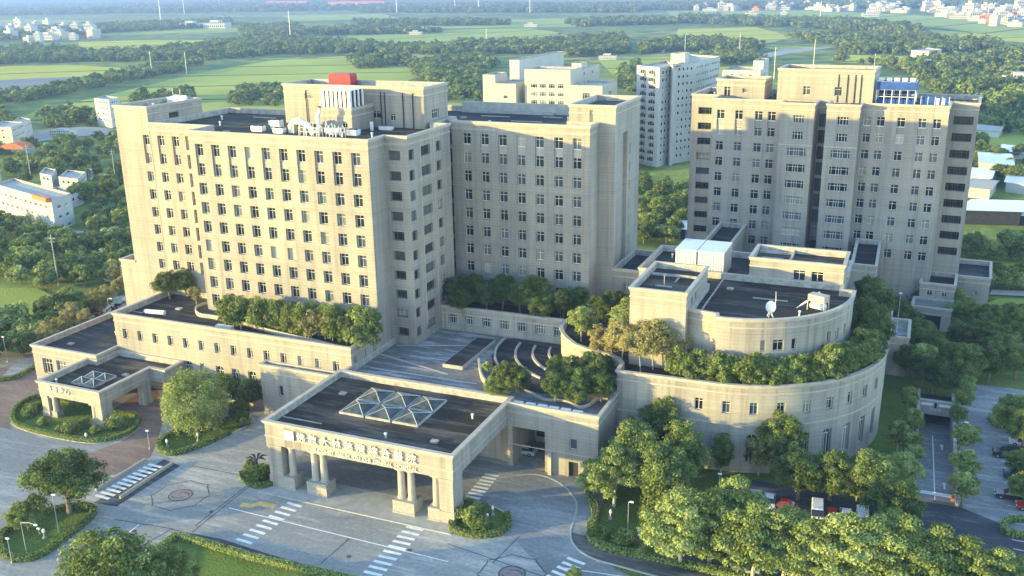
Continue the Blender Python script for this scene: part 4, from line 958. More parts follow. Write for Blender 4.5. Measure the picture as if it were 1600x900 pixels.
def nth(i):
    w = ['first', 'second', 'third', 'fourth', 'fifth', 'sixth', 'seventh', 'eighth', 'ninth', 'tenth', 'eleventh', 'twelfth', 'thirteenth', 'fourteenth', 'fifteenth', 'sixteenth', 'seventeenth', 'eighteenth', 'nineteenth', 'twentieth']
    if i < 20: return w[i]
    t = ('twenty', 'thirty')[(i + 1) // 10 - 2]; return (t[:-1] + 'ieth') if (i + 1) % 10 == 0 else t + '-' + w[(i + 1) % 10 - 1]
def run(kind, pts, what, group, s=1.0, z=0.0, cat='tree'):
    for i, p in enumerate(sorted(pts)):
        k = p[3] if len(p) > 3 else kind
        tree(k, p[0], p[1], (p[2] if len(p) > 2 else 1.0) * s, z, '%s from the left %s' % (nth(i), what), group, cat)
run('broad', [(1065, 815, 1.0), (1112, 815, .95), (1150, 800, 1.0), (1180, 840, 1.0), (1228, 838, 1.0), (1270, 862, .95), (1318, 860, 1.05), (1365, 868, 1.0), (1415, 862, 1.05), (1465, 872, 1.0), (1512, 884, .9), (1562, 897, .8), (1600, 905, .7)],
    'in the front tree row lower right', 'front row of spreading trees lower right', s=1.3)
run('broad', [(960, 735, .95), (992, 700, .95, 'dense'), (1030, 735, 1.0, 'dense'), (1068, 700, .95, 'tall'), (1035, 662, .95, 'tall'), (1000, 655, .8, 'tall'), (928, 745, .55)],
    'of the trees before the left of the round hall', 'trees before the left part of the round hall', s=1.22)
run('tall', [(1128, 705, .62), (1160, 700, .62, 'dark'), (1188, 702, .78, 'olive'), (1222, 690, .95), (1250, 735, .85, 'dense'), (1300, 735, .85, 'dense'), (1340, 762, .7, 'small'), (1362, 740, .9, 'dense'), (1398, 782, .9, 'dense'), (1410, 735, .8, 'broad'), (1428, 705, .8, 'small'), (1395, 830, .9, 'broad')],
    'of the trees under the middle of the round hall', 'trees under the round hall', s=1.12)
run('small', [(1512, 600, 1.0), (1505, 622, .9), (1508, 680, 1.15), (1510, 722, 1.2), (1503, 756, 1.15), (1500, 645, .9)], 'of the slim young trees along the car park ramp wall', 'young trees along the ramp wall')
run('small', [(1422, 625, 1.0), (1428, 655, 1.1), (1402, 690, 1.3, 'dense'), (1385, 712, .6, 'dense'), (1432, 680, 1.0)][:0] or [(1420, 620, 1.0), (1428, 655, 1.1), (1405, 676, 1.2), (1425, 690, 1.1), (1445, 560, 1.6)], 'of the young trees on the strip left of the ramp', 'young trees left of the ramp')
run('dense', [(1590, 560, .8), (1585, 640, .8), (1602, 665, .8), (1600, 720, .6), (1605, 760, .6), (1570, 545, .9), (1598, 500, .8)], 'of the trees by the right edge above the parked cars', 'trees at the right edge of the car park')
run('dark', [(1395, 440, 1.2), (1420, 450, 1.1), (1385, 480, 1.1), (1412, 500, 1.2), (1372, 452, .9), (1400, 410, .9), (1440, 470, .8), (1362, 490, .9), (1385, 525, 1.0)], 'of the dark trees between the round hall and ward block', 'dark trees beside the ward block')
run('mid', [], '', '')
run('dense', [(1510, 485, .9), (1548, 498, .9), (1585, 490, .8), (1530, 520, .9), (1560, 528, .9), (1500, 520, .8, 'dark'), (1590, 525, .8), (1440, 540, 1.0, 'dark'), (1480, 555, 1.0, 'dark'), (1420, 560, .9, 'dark'), (1460, 580, 1.0, 'dark'), (1510, 560, .9), (1548, 565, .9, 'dark'), (1440, 520, .9), (1498, 470, .8, 'broad'), (1480, 590, .8, 'dark')],
    'of the trees round the garage foot of the ward block', 'trees at the foot of the ward block')
# round hall terrace shrubs (they stand on the terrace deck)
pts = []
k = 0
for row, (R, n, a0, a1) in enumerate(((25.0, 34, -103, 3), (23.1, 30, -100, 3))):
    for i in range(n):
        a = rad(a0 + (a1 - a0) * (i + .5 * row) / n); pts.append((c1[0] + R * math.cos(a) + rt.uniform(-.4, .4), c1[1] + R * math.sin(a) + rt.uniform(-.4, .4)))
for i, (x, y) in enumerate(pts):
    tree('shrub', 0, 0, rt.uniform(1.1, 1.55), 14.75, ('%s shrub from the left in the outer row along the round hall terrace' if i < 34 else '%s shrub from the left in the inner row along the round hall terrace') % nth(i if i < 34 else i - 34), 'shrubs along the round hall terrace', 'shrub', xy=(x, y))
for i, (x, y, s) in enumerate([(-5.2, 182, 1.0), (-4.6, 189, 1.05), (-5.0, 196, 1.0), (-3.6, 177, .8), (-6.4, 201, .9)]):
    tree('dark', 0, 0, s, 14.75, '%s dark tree counted from the front on the right end of the hall terrace' % nth(i), 'dark trees on the right end of the terrace', xy=(x, y))
run('mangrove', [(998, 496, 1.2, 'dense'), (972, 525, 1.0), (1042, 500, 1.25, 'dense'), (1022, 524, 1.2), (1068, 508, 1.0, 'dark'), (985, 508, 1.0), (1002, 536, 1.0), (1050, 530, 1.0), (1022, 492, 1.1)], 'of the bare stemmed trees on the hall terrace', 'bare stemmed trees on the hall terrace', z=14.75)
run('small', [(908, 500, 1.35), (905, 525, .7, 'bush'), (935, 528, .7, 'olive'), (955, 535, .65, 'mangrove')], 'of the trees in the curved courtyard planter', 'trees in the curved planter', z=14.75)
run('dark', [(712, 452, .9), (735, 445, .85), (760, 455, .9), (785, 452, .95), (812, 462, .8), (832, 455, .95, 'dense'), (858, 470, .75), (880, 470, .8), (900, 465, .75), (722, 470, .7), (845, 478, .7)], 'of the dark trees along the foot of the rear wing', 'dark trees at the foot of the rear wing', s=.95, z=14.7)
run('dark', [(932, 478, .6), (960, 470, .7), (985, 478, .6), (945, 486, .5)], 'of the small dark trees behind the curved planter', 'small dark trees behind the planter', z=14.7)
run('dense', [(762, 572, .50, 'small'), (795, 590, .72), (780, 600, .55), (810, 585, .5)], 'of the bright trees at the courtyard corner', 'bright trees at the courtyard corner', z=10.8)
run('dark', [(868, 600, .75), (885, 580, .85), (905, 595, .85), (925, 575, .9), (940, 600, .75), (900, 612, .6, 'mid' if False else 'dark'), (870, 572, .6), (950, 570, .7)], 'of the dark trees in the sunken courtyard garden', 'dark trees in the courtyard garden', s=.95, z=10.8)
# podium roof garden
run('shrub', [(x, 484 + (x - 355) * .10, rt.uniform(1.3, 1.9)) for x in range(350, 590, 12)], 'in the back row of podium roof shrubs', 'back row of podium roof shrubs', z=14.9, cat='shrub')
run('shrub', [(x, 490 + (x - 390) * .155, rt.uniform(1.2, 1.8), ('shrub', 'olive_shrub')[x % 2]) for x in range(375, 588, 11)], 'in the front row of podium roof shrubs', 'front row of podium roof shrubs', z=14.9, cat='shrub')
run('dense', [(262, 440, .72), (288, 436, .72), (305, 458, .45, 'olive'), (345, 483, .3, 'small')], 'of the trees in the corner of the podium roof', 'trees in the podium roof corner', z=14.7)
# forecourt
tree('weep', 303, 622, 1.3, 0, 'large pale weeping tree between the two porticoes', None)
run('dark', [(352, 606, .85), (385, 612, .85), (372, 640, .6), (405, 600, .6)], 'of the dark trees behind the large weeping tree', 'dark trees behind the weeping tree')
tree('dense', 98, 742, 1.25, 0, 'large round tree on the left kerbed island'); tree('dense', 40, 802, .6, 0, 'small round tree at the left tip of the left island')
tree('dense', 172, 893, 1.5, 0, 'big green tree cut by the bottom edge near the left corner'); tree('dense', 262, 888, .9, 0, 'round tree touching the hedge of the front lawn'); tree('small', 896, 898, .6, 0, 'small treetop poking up at the bottom edge centre')
run('bush', [(48, 642, 1.3), (66, 660, .9), (112, 668, 1.3), (130, 662, 1.0), (180, 660, 1.5), (92, 672, .8), (56, 636, 1.0), (148, 672, .8)], 'of the shrubs around the side portico', 'shrubs around the side portico', cat='shrub')
run('bush', [(400, 740, 1.5), (415, 735, 1.2), (393, 732, 1.2)], 'of the shrubs on the small island by the portico', 'shrubs on the small left island', cat='shrub')
run('bush', [(738, 806, 1.7), (748, 798, 1.2), (755, 822, 1.2), (733, 790, 1.0)], 'of the shrubs on the round island right of the portico', 'shrubs on the round island', cat='shrub')
run('bush', [(377, 655, 1.5), (940, 834, 1.2), (950, 832, .8), (974, 840, 1.4), (1003, 865, .8), (1010, 800, 1.2), (1011, 858, .8)], 'of the clipped round bushes on the lawns', 'clipped bushes on the lawns', cat='shrub')
for i, (x, y, k_, s_) in enumerate([(-66, 60, 'small', 1.1)]):
    tree(k_, 0, 0, s_, 0, '%s of the trees standing outside the frame before the forecourt' % nth(i), 'trees just outside the frame', xy=(x, y))
# hedges
def hedge_mesh(pts, w, h, closed, seed):
    rg = np.random.default_rng(seed); n = len(pts); segs = [(Vector(pts[i]), Vector(pts[(i + 1) % n])) for i in range(n if closed else n - 1)]
    L = [(b - a).length for a, b in segs]; tot = sum(L); nl = int(tot * 120); out = []
    idx = rg.choice(len(segs), nl, p=np.array(L) / tot)
    A = np.array([[*a] for a, b in segs]); B = np.array([[*b] for a, b in segs]); t = rg.uniform(0, 1, nl)[:, None]; P = A[idx] * (1 - t) + B[idx] * t
    D = (B - A)[idx]; D /= np.linalg.norm(D, axis=1)[:, None]; W = np.c_[-D[:, 1], D[:, 0]]
    u = rg.uniform(-1, 1, nl); v = rg.uniform(.08, 1, nl); side = rg.random(nl) < .5; u = np.where(side, np.sign(u) * rg.uniform(.9, 1.08, nl), u); v = np.where(side, v, rg.uniform(.93, 1.06, nl))
    pos = np.c_[P + W * (u * w / 2)[:, None], v * h]; nrm = np.c_[W * np.where(side, np.sign(u), 0)[:, None], np.where(side, .2, 1)] + rg.normal(size=(nl, 3)) * .45
    nrm /= np.linalg.norm(nrm, axis=1)[:, None]; T_ = np.cross(nrm, rg.normal(size=(nl, 3))); T_ /= np.linalg.norm(T_, axis=1)[:, None]; Bv = np.cross(nrm, T_); s = rg.uniform(.09, .2, nl)[:, None]
    V = np.stack([pos - T_ * s, pos - Bv * s * .7, pos + T_ * s, pos + Bv * s * .7], 1).reshape(-1, 3)
    me = bpy.data.meshes.new('foliage'); me.vertices.add(4 * nl); me.vertices.foreach_set('co', V.astype(np.float32).ravel()); me.loops.add(4 * nl); me.loops.foreach_set('vertex_index', np.arange(4 * nl, dtype=np.int32))
    me.polygons.add(nl); me.polygons.foreach_set('loop_start', np.arange(0, 4 * nl, 4, dtype=np.int32)); me.polygons.foreach_set('loop_total', np.full(nl, 4, dtype=np.int32)); me.update(calc_edges=True)
    at = me.attributes.new('tone', 'FLOAT', 'FACE'); at.data.foreach_set('value', rg.uniform(.1, .95, nl).astype(np.float32)); me.materials.append(F['fresh']); return me
M['hedgecore'] = simple('hedge_core', (.045, .075, .02), .95, .4, 2)
def hedge(pts, label, closed=True, w=.9, h=.85, sm=True, px=True, seed=1):
    p = GP(pts) if px else pts
    if sm: p = smooth_closed(p, 4) if closed else smooth(p, 5)
    c = (sum(q[0] for q in p) / len(p), sum(q[1] for q in p) / len(p)); p = [(x - c[0], y - c[1]) for x, y in p]
    r = empty('hedge', (c[0], c[1], .05), 0, label, 'hedge', 'clipped hedges')
    link('foliage', hedge_mesh(p, w, h, closed, seed), r)
    me, q = planter('hedge_core', '', p, 0, h * .95, w * .9, closed=closed, mat='hedgecore'); me.materials.clear(); me.materials.append(M['hedgecore']); link('stem_core', me, r, (q[0], q[1], 0)); return r
def island(pts, z=.13):
    p = poly_ccw(smooth_closed(GP(pts), 4)); b = MB(); b.ring(offset(p, .35), p, 0, .16); tag(b.build('kerb', M['kerb']), kind='structure'); b = MB(); b.face([(*q, z) for q in p]); tag(b.build('island_lawn', M['lawn']), kind='structure')
I1 = [(2, 862), (22, 876), (60, 872), (100, 846), (145, 808), (142, 796), (118, 794), (60, 806), (20, 826), (2, 842)]
I2 = [(20, 652), (30, 636), (60, 622), (100, 630), (160, 645), (212, 652), (216, 664), (196, 682), (150, 692), (90, 684), (30, 668)]
I3 = [(250, 694), (262, 684), (290, 672), (330, 655), (386, 650), (390, 662), (360, 678), (320, 696), (275, 711), (252, 706)]
I4 = [(378, 742), (392, 726), (425, 728), (430, 742), (425, 758), (400, 762), (382, 752)]
I5 = [(705, 822), (722, 795), (760, 790), (792, 806), (795, 822), (780, 836), (745, 840), (715, 834)]
for I in (I1, I2, I3, I4, I5): island(I)
hedge(I1, 'hedge ring around the left kerbed island with the lamp posts', seed=1); hedge(I2, 'hedge ring in front of the side portico', seed=2, w=.7)
hedge(I3[-4:] + I3[:4], 'hedge curving around the bed below the weeping tree', closed=False, seed=3); hedge([(x, y) for x, y in I4[3:] + I4[:1]], 'short hedge on the small island left of the portico', closed=False, seed=4)
hedge(I5[3:] + I5[:2], 'hedge around the round island right of the portico', closed=False, seed=5, w=.8)
hedge([(225, 905), (240, 868), (275, 841), (298, 846), (400, 876), (500, 898), (560, 912)], 'long hedge enclosing the front lawn at the bottom edge', closed=False, seed=6, sm=False)
hedge([(916, 762), (924, 785), (930, 808), (922, 830), (928, 850), (960, 863), (1010, 872), (1080, 888), (1150, 902), (1200, 910)], 'long hedge curving round the right hand garden corner', closed=False, seed=7, w=1.1)
hedge([(1548, 655), (1575, 648), (1600, 642), (1640, 650), (1600, 672), (1560, 668)], 'hedge ring at the top of the right hand car park', seed=8)
hedge([(1568, 822), (1590, 815), (1640, 820), (1640, 838), (1580, 838)], 'hedge ring at the lower right edge of the car park', seed=9)
hedge([(0, 596), (30, 590), (60, 572)], 'low hedge along the road at the far left edge', closed=False, seed=10)
# ---------------------------------------------------------------- mid distance trees, one object each
def in_poly(x, y, P):
    c = False; j = len(P) - 1
    for i in range(len(P)):
        if (P[i][1] > y) != (P[j][1] > y) and x < (P[j][0] - P[i][0]) * (y - P[i][1]) / (P[j][1] - P[i][1]) + P[i][0]: c = not c
        j = i
    return c
def scatter(pxpoly, n, mind, seed):
    r = random.Random(seed); P = GP(pxpoly); xs = [p[0] for p in P]; ys = [p[1] for p in P]; out = []; tries = 0
    while len(out) < n and tries < n * 60:
        tries += 1; x = r.uniform(min(xs), max(xs)); y = r.uniform(min(ys), max(ys))
        if in_poly(x, y, P) and all((x - a) ** 2 + (y - b) ** 2 > mind * mind for a, b in out[-400:]): out.append((x, y))
    return out
MID = [('wild', [(-20, 235), (60, 232), (180, 215), (215, 230), (215, 300), (205, 350), (150, 345), (120, 300), (60, 285), (-20, 300)], 50, 6.8, 'bushy tree in the wood between the white houses at the left', 'trees in the wood at the left'),
       ('wild', [(-20, 345), (40, 350), (90, 372), (120, 395), (60, 395), (-20, 385)], 14, 6, 'bushy tree in front of the long white building', 'trees before the long white building'),
       ('wildpale', [(-20, 392), (110, 395), (200, 392), (205, 430), (150, 452), (90, 455), (-20, 440)], 30, 5, 'bushy tree on the overgrown meadow at the left', 'bushes on the left meadow'),
       ('wildpale', [(-20, 515), (60, 500), (120, 480), (150, 490), (90, 520), (40, 560), (-20, 580)], 30, 4.6, 'bushy tree along the lane left of the side wing', 'trees along the left lane'),
       ('wild', [(996, 290), (1075, 300), (1072, 365), (1050, 385), (998, 380)], 22, 6, 'bushy tree in the gap between the rear wing and the ward block', 'trees in the gap behind the rear wing'),
       ('wild', [(1500, 385), (1640, 390), (1640, 412), (1505, 405)], 16, 6, 'bushy tree behind the right annex beside the far road', 'trees behind the right annex'),
       ('wild', [(115, 300), (215, 300), (218, 360), (135, 365)], 22, 5.5, 'bushy tree in the wood right beside the foot of the stair tower', 'trees beside the stair tower'),
       ('wildpale', [(205, 372), (215, 400), (190, 410), (120, 395), (100, 385)], 12, 4.5, 'bushy tree along the pale road left of the stair tower', 'bushes along the left road'),
       ('wild', [(1500, 225), (1545, 225), (1550, 255), (1505, 262)], 12, 6, 'bushy tree by the field right of the ward block', 'trees by the right field'),
       ('wild', [(1500, 440), (1640, 448), (1640, 456), (1550, 452)], 10, 4, 'low tree in the verge between the two right roads', 'trees in the right verge'),
       ('wild', [(1540, 250), (1640, 240), (1640, 300), (1590, 310), (1545, 290)], 14, 7, 'bushy tree beyond the low sheds at the right', 'trees beyond the right sheds')]
for j, (kd, pp, n, md, lab, gr) in enumerate(MID):
    for x, y in scatter(pp, n, md, 50 + j): tree(kd if rt.random() < .65 else {'wild': 'wildpale', 'wildpale': 'wild'}[kd], 0, 0, rt.uniform(.75, 1.25), 0, lab, gr, xy=(x, y))
run('olive', [(110, 493, .8), (132, 500, .75), (95, 510, .7), (165, 462, .8), (185, 450, .75), (150, 470, .8), (205, 430, .8), (215, 448, .7, 'small'), (70, 520, .8), (178, 425, .7)], 'of the yellowish trees along the parked cars left of the tower', 'yellowish trees along the left parking lane')
# ---------------------------------------------------------------- woods (nobody could count them): one object, instanced crowns
WOODS = [[(-60, 86), (60, 74), (150, 86), (290, 76), (330, 69), (450, 62), (600, 72), (660, 80), (560, 84), (440, 86), (320, 96), (240, 96), (120, 97), (-60, 104)],
         [(-60, 152), (60, 150), (165, 126), (240, 108), (318, 99), (300, 109), (200, 128), (100, 148), (20, 164), (-60, 175)], [(370, 44), (470, 42), (476, 58), (380, 60)],
         [(590, 84), (700, 72), (820, 68), (975, 58), (985, 84), (900, 90), (800, 84), (700, 88)], [(660, 100), (740, 92), (790, 94), (752, 118), (752, 162), (700, 165), (668, 130)], [(480, 48), (640, 46), (690, 52), (500, 56)], [(0, 50), (200, 40), (360, 34), (360, 42), (200, 50), (0, 66)],
         [(550, 36), (760, 36), (800, 40), (560, 42)], [(880, 36), (1040, 32), (1060, 38), (900, 42)], [(560, 8), (1000, 10), (1000, 20), (560, 20)], [(-60, 5), (560, 5), (560, 17), (-60, 26)],
         [(1000, 70), (1080, 62), (1200, 72), (1180, 84), (1060, 80), (1000, 86)], [(1060, 28), (1200, 32), (1330, 36), (1440, 46), (1440, 56), (1330, 48), (1200, 42), (1060, 36)], [(1220, 58), (1340, 60), (1380, 68), (1290, 70)],
         [(1240, 88), (1320, 98), (1420, 102), (1520, 92), (1560, 84), (1640, 80), (1640, 96), (1560, 104), (1500, 116), (1430, 118), (1380, 105)], [(1430, 128), (1500, 122), (1580, 108), (1640, 106), (1640, 130), (1560, 150), (1470, 150)], [(1480, 165), (1560, 160), (1600, 140), (1640, 150), (1560, 182), (1500, 186)], [(1300, 66), (1440, 60), (1560, 72), (1560, 80), (1420, 88), (1320, 84)],
         [(1080, 94), (1180, 88), (1200, 100), (1110, 104)], [(970, 106), (1000, 103), (1000, 150), (965, 140)], [(165, 170), (190, 166), (190, 176)], [(1530, 190), (1640, 150), (1640, 215), (1540, 205)],
         [(360, 145), (440, 140), (440, 168), (365, 166)], [(70, 184), (160, 176), (160, 196), (80, 202)], [(200, 152), (300, 150), (300, 160), (210, 166)], [(640, 100), (700, 100), (700, 130), (650, 120)], [(-60, 176), (-10, 176), (30, 196), (0, 200), (-60, 205)],
         [(545, 96), (640, 90), (640, 104), (560, 108)], [(990, 8), (1640, 8), (1640, 13), (990, 16)]]
DENS = 42.0
P = []
for j, w in enumerate(WOODS):
    wp = GP(w); area = abs(sum(wp[i][0] * wp[(i + 1) % len(wp)][1] - wp[(i + 1) % len(wp)][0] * wp[i][1] for i in range(len(wp)))) / 2
    dist = sum(p[1] for p in wp) / len(wp); P += [(x, y, dist) for x, y in scatter(w, int(min(9000, area / (DENS * (1 + dist / 900)))), 0.5, 200 + j)]
sp = random.Random(5)
def wood(name, P, smin, smax, kinds, parts=3):
    for q in range(parts):
        pass
    me = bpy.data.meshes.new(name); me.from_pydata([(x, y, 0) for x, y, d in P], [], [])
    a = me.attributes.new('s', 'FLOAT', 'POINT'); a.data.foreach_set('value', [sp.uniform(smin, smax) * (1 + d / 2600) for x, y, d in P])
    a = me.attributes.new('r', 'FLOAT', 'POINT'); a.data.foreach_set('value', [sp.uniform(0, 6.28) for _ in P])
    a = me.attributes.new('k', 'INT', 'POINT'); a.data.foreach_set('value', [sp.randrange(len(kinds)) for _ in P])
    o = link(name, me); c = bpy.data.collections.new(name + '_sources')
    for k, m_ in enumerate(kinds): c.objects.link(bpy.data.objects.new('source_%d' % k, m_))
    ng = bpy.data.node_groups.new(name, 'GeometryNodeTree'); ng.interface.new_socket('Geometry', in_out='INPUT', socket_type='NodeSocketGeometry'); ng.interface.new_socket('Geometry', in_out='OUTPUT', socket_type='NodeSocketGeometry')
    n, l = ng.nodes, ng.links; gi = n.new('NodeGroupInput'); go = n.new('NodeGroupOutput'); ip = n.new('GeometryNodeInstanceOnPoints'); ci = n.new('GeometryNodeCollectionInfo'); ci.inputs[0].default_value = c
    ci.inputs['Separate Children'].default_value = True; ci.inputs['Reset Children'].default_value = True
    def na(nm, t): q = n.new('GeometryNodeInputNamedAttribute'); q.data_type = t; q.inputs[0].default_value = nm; return q.outputs[0]
    l.new(gi.outputs[0], ip.inputs['Points']); l.new(ci.outputs[0], ip.inputs['Instance']); ip.inputs['Pick Instance'].default_value = True; l.new(na('k', 'INT'), ip.inputs['Instance Index'])
    cx = n.new('ShaderNodeCombineXYZ'); l.new(na('r', 'FLOAT'), cx.inputs[2]); l.new(cx.outputs[0], ip.inputs['Rotation']); l.new(na('s', 'FLOAT'), ip.inputs['Scale']); l.new(ip.outputs[0], go.inputs[0])
    md = o.modifiers.new('scatter', 'NODES'); md.node_group = ng; return o
def lowcrown(seed, nleaf=260, leaf=1.15):
    cl = clumps(seed, 4.0, 3.2, 3.9, 26, 1.7); return leaves(seed, cl, nleaf, leaf, 'low_crown', F['far'], up=.5)
wo = wood('woodland', P, .35, 1.05, [lowcrown(s) for s in (1, 2, 3, 4)])
M_=0
tag(wo, 'far off woods and tree lines between the fields of the valley', 'woodland', kind='stuff')
print('WOOD POINTS', len(P))
# ================================================================== ROOF THINGS, COURTYARD, CARS, LAMPS, BACKGROUND
def zat(x, y, py):
    k = -(py - 450) / FPX; au = x * CU.x + y * CU.y; af = x * CF.x + y * CF.y
    return CAMZ + (k * af - au) / (CU.z - k * CF.z)
def aty(px, py, y):
    d = CF + CR * ((px - 800) / FPX) - CU * ((py - 450) / FPX); t = y / d.y; return Vector((d.x * t, y, CAMZ + d.z * t))
# ---- courtyard
b = MB(); b.box(-79.2, -75.0, 151, 166.3, 10.8, 11.5); b.mi = 1; b.box(-79.0, -75.2, 151.2, 166.1, 11.5, 11.56); o = b.build('roof_slab', [M['concrete'], M['roofb']]); tag(o, 'long dark raised slab lying across the courtyard deck', 'skylight slab')
sheet('court_garden_floor', [(-72.5, 170), (-74.3, 168), (-73, 160), (-70, 154), (-64, 147.5), (-57, 146), (-50, 148), (-46, 152), (-46, 158), (-56, 170)], 10.86, M['roofb'], px=False)
for k, (R, a0, a1) in enumerate(((22.0, 178, 222), (18.0, 183, 245), (14.6, 185, 236), (11.4, 186, 215))):
    P2 = [(-52 + R * math.cos(rad(a)), 168.5 + R * math.sin(rad(a))) for a in np.linspace(a0, a1, 20)]
    me, c = planter('garden_kerb', '', P2, 10.8, 11.2, .45); o = link('garden_kerb', me, None, c); tag(o, '%s pale curved kerb band from the left in the dark courtyard garden' % nth(k), 'kerb band', 'curved kerb bands in the courtyard')
me, c = planter('planter_wall', '', smooth([tuple(G(x, y, 11)[:2]) for x, y in [(820, 610), (846, 622), (853, 624), (885, 627), (905, 636), (920, 633), (934, 624), (950, 624)]]), 10.8, 11.25, .35)
tag(link('planter_wall', me, None, c), 'low wavy pale planter edge in front of the courtyard trees', 'planter')
me, c = planter('planter_wall', '', smooth([tuple(G(x, y, 11.5)[:2]) for x, y in [(748, 562), (752, 585), (760, 598), (768, 612), (800, 625)]]), 10.8, 11.9, .35)
tag(link('planter_wall', me, None, c), 'curved pale planter wall under the bright courtyard corner trees', 'planter')
for p in ([(590, 552), (700, 585)], [(620, 540), (740, 540)], [(580, 575), (745, 600)], [(640, 556), (720, 566)]):
    me, c = planter('deck_strip', '', [tuple(G(x, y, 10.8)[:2]) for x, y in p], 10.83, 10.86, .5, mat='kerb'); link('deck_strip', me, bpy.data.objects['courtyard_block'], (c[0] - CB.root.location.x, c[1] - CB.root.location.y, 10.83))
for i, (x, y) in enumerate([(810, 631.6), (829, 634.6), (848, 637.4), (865.4, 640.6), (884, 643.4), (902.6, 646.8)]):
    p = G(x, y, 11.2); b = MB(); b.box(-.85, .85, -.4, .4, .5, .9); b.box(-.8, .8, -.36, .36, 0, .5); o = link('rooftop_unit', b.mesh('rooftop_unit', M['white']), None, (p.x, p.y, 10.82)); tag(o, '%s white box from the left along the courtyard block parapet' % nth(i), 'roof unit', 'white boxes along the courtyard parapet')
# ---- machinery on the tower roof
ZR = 51.97
def thing_mesh(name, mb, mat, loc, label, cat, group=None, rz=0):
    o = link(name, mb.mesh(name, mat), None, loc, rz); return tag(o, label, cat, group)
def pipe_rack(loc, label, seed, n=5, rz=0):
    r = random.Random(seed); R_ = empty('pipe_rack', loc, rz, label, 'pipework', 'white pipework on the tower roof')
    for k in range(n):
        x = -2 + 4 * k / (n - 1) + r.uniform(-.3, .3); h = r.uniform(.7, 2.7); b = MB(); b.tube([(x, -.9, 0), (x, -.9, h), (x + r.uniform(-.4, .4), .3, h + .3), (x, 1.1, .4), (x, 1.2, 0)], r.uniform(.06, .13), 6); link('bent_pipe', b.mesh('bent_pipe', M['white']), R_)
    b = MB()
    for z in (.9, 1.7): b.box(-2.4, 2.4, -1.1, -1.0, z, z + .1)
    for x in (-2.4, 2.3): b.box(x, x + .1, -1.1, -1.0, 0, 1.9)
    link('support_frame', b.mesh('support_frame', M['metal']), R_)
pipe_rack((-111.8, 161.2, ZR), 'tangle of bent white pipes at the front of the tower roof near its middle', 1, 6); pipe_rack((-106.8, 162.2, ZR), 'tangle of bent white pipes on the tower roof in front of the plant room corner', 2, 6, .2)
r = empty('curved_duct', (-116.2, 163.5, ZR), 0, 'large humped silver duct on legs on the tower roof', 'duct')
b = MB(); b.tube([(-2.2, 0, 0), (-2.2, 0, 1.3), (-1.4, 0, 2.2), (.2, 0, 2.5), (2.0, 0, 1.7), (3.0, 0, .5), (3.1, 0, 0)], [.55, .6, .7, .75, .6, .45, .4], 10); link('duct_body', b.mesh('duct_body', M['whitemetal']), r)
for x in (-1.2, .4, 1.8): b = MB(); b.box(x - .08, x + .08, -.6, .6, 0, 1.8); link('duct_leg', b.mesh('duct_leg', M['metal']), r)
r = empty('exhaust_stack', (-112.6, 164.8, ZR), 0, 'tall white exhaust stack rising among the tower roof pipework', 'stack')
b = MB(); b.tube([(0, 0, 0), (0, 0, 3.4), (.5, 0, 4.2), (.6, 0, 5.2)], [.5, .45, .4, .4], 10); link('stack_pipe', b.mesh('stack_pipe', M['whitemetal']), r); b = MB(); b.tube([(.6, 0, 5.2), (.6, 0, 5.4)], [.6, .3], 10); link('cap', b.mesh('cap', M['dark']), r)
for i, (x, y, w, d, h, lab) in enumerate([(-126.5, 163.5, 1.4, .7, 1.1, 'pale fan unit farthest left on the tower roof'), (-123.8, 166.3, 1.1, .8, 2.0, 'tall pale cabinet left of the plant room'), (-120.6, 162.6, 1.2, .7, 1.0, 'low white unit left of the silver duct'), (-109, 164.6, 1.6, .7, 1.2, 'white unit against the front of the plant room'), (-104.2, 164.5, 1.2, .8, 1.1, 'small white unit right of the plant room'), (-101.5, 172.8, 1.6, .5, .7, 'flat white unit at the foot of the penthouse'), (-103.8, 171, .25, .25, 1.8, 'short white post right of the plant room')]):
    R_ = empty('fan_unit', (x, y, ZR), 0, lab, 'roof unit'); b = MB(); b.box(-w, w, -d, d, .2, h); b.box(-w * .9, w * .9, -d * .9, d * .9, 0, .2); link('casing', b.mesh('casing', M['whitemetal']), R_)
    if h > .9 and w > .5:
        for s in (-.5, .5): b = MB(); b.tube([(w * s, 0, h), (w * s, 0, h + .15)], min(d, w / 2) * .75, 12); link('fan', b.mesh('fan', M['dark']), R_)
def roof_bits(root, pts, z, seed):
    "vents, hatches and small kerbs fixed to a roof"
    r = random.Random(seed)
    for x, y in pts:
        k = r.choice(('vent', 'hatch', 'pipe')); b = MB()
        if k == 'vent': b.tube([(x, y, z), (x, y, z + .7), (x, y, z + .75), (x, y, z + .95)], [.16, .16, .3, .2], 8); b.build('vent', M['whitemetal'], root)
        elif k == 'hatch': b.box(x - .6, x + .6, y - .5, y + .5, z, z + .3); b.build('hatch', M['cap'], root)
        else:
            l = r.uniform(2, 5); b.box(x - l, x + l, y - .09, y + .09, z + .05, z + .25); b.build('roof_pipe', M['concrete'], root)
roof_bits(BW.root, [(-84, 186), (-78, 192), (-72, 188), (-88, 198), (-75, 200), (-70, 196), (-94, 194)], 51.92, 3); roof_bits(T.root, [(-140, 168), (-132, 160), (-146, 176), (-138, 181), (-99, 163), (-130, 172)], 51.97, 4)
roof_bits(PO.root, [(-148, 147), (-143, 152), (-120, 144.6)], 14.67, 5); roof_bits(PX, [(-91, 121), (-66, 122), (-90, 133), (-64, 132), (-74, 120.5)], 10.97, 6); roof_bits(SW.root, [(-165, 142), (-160, 150), (-156, 158), (-166, 160)], 7.22, 7)
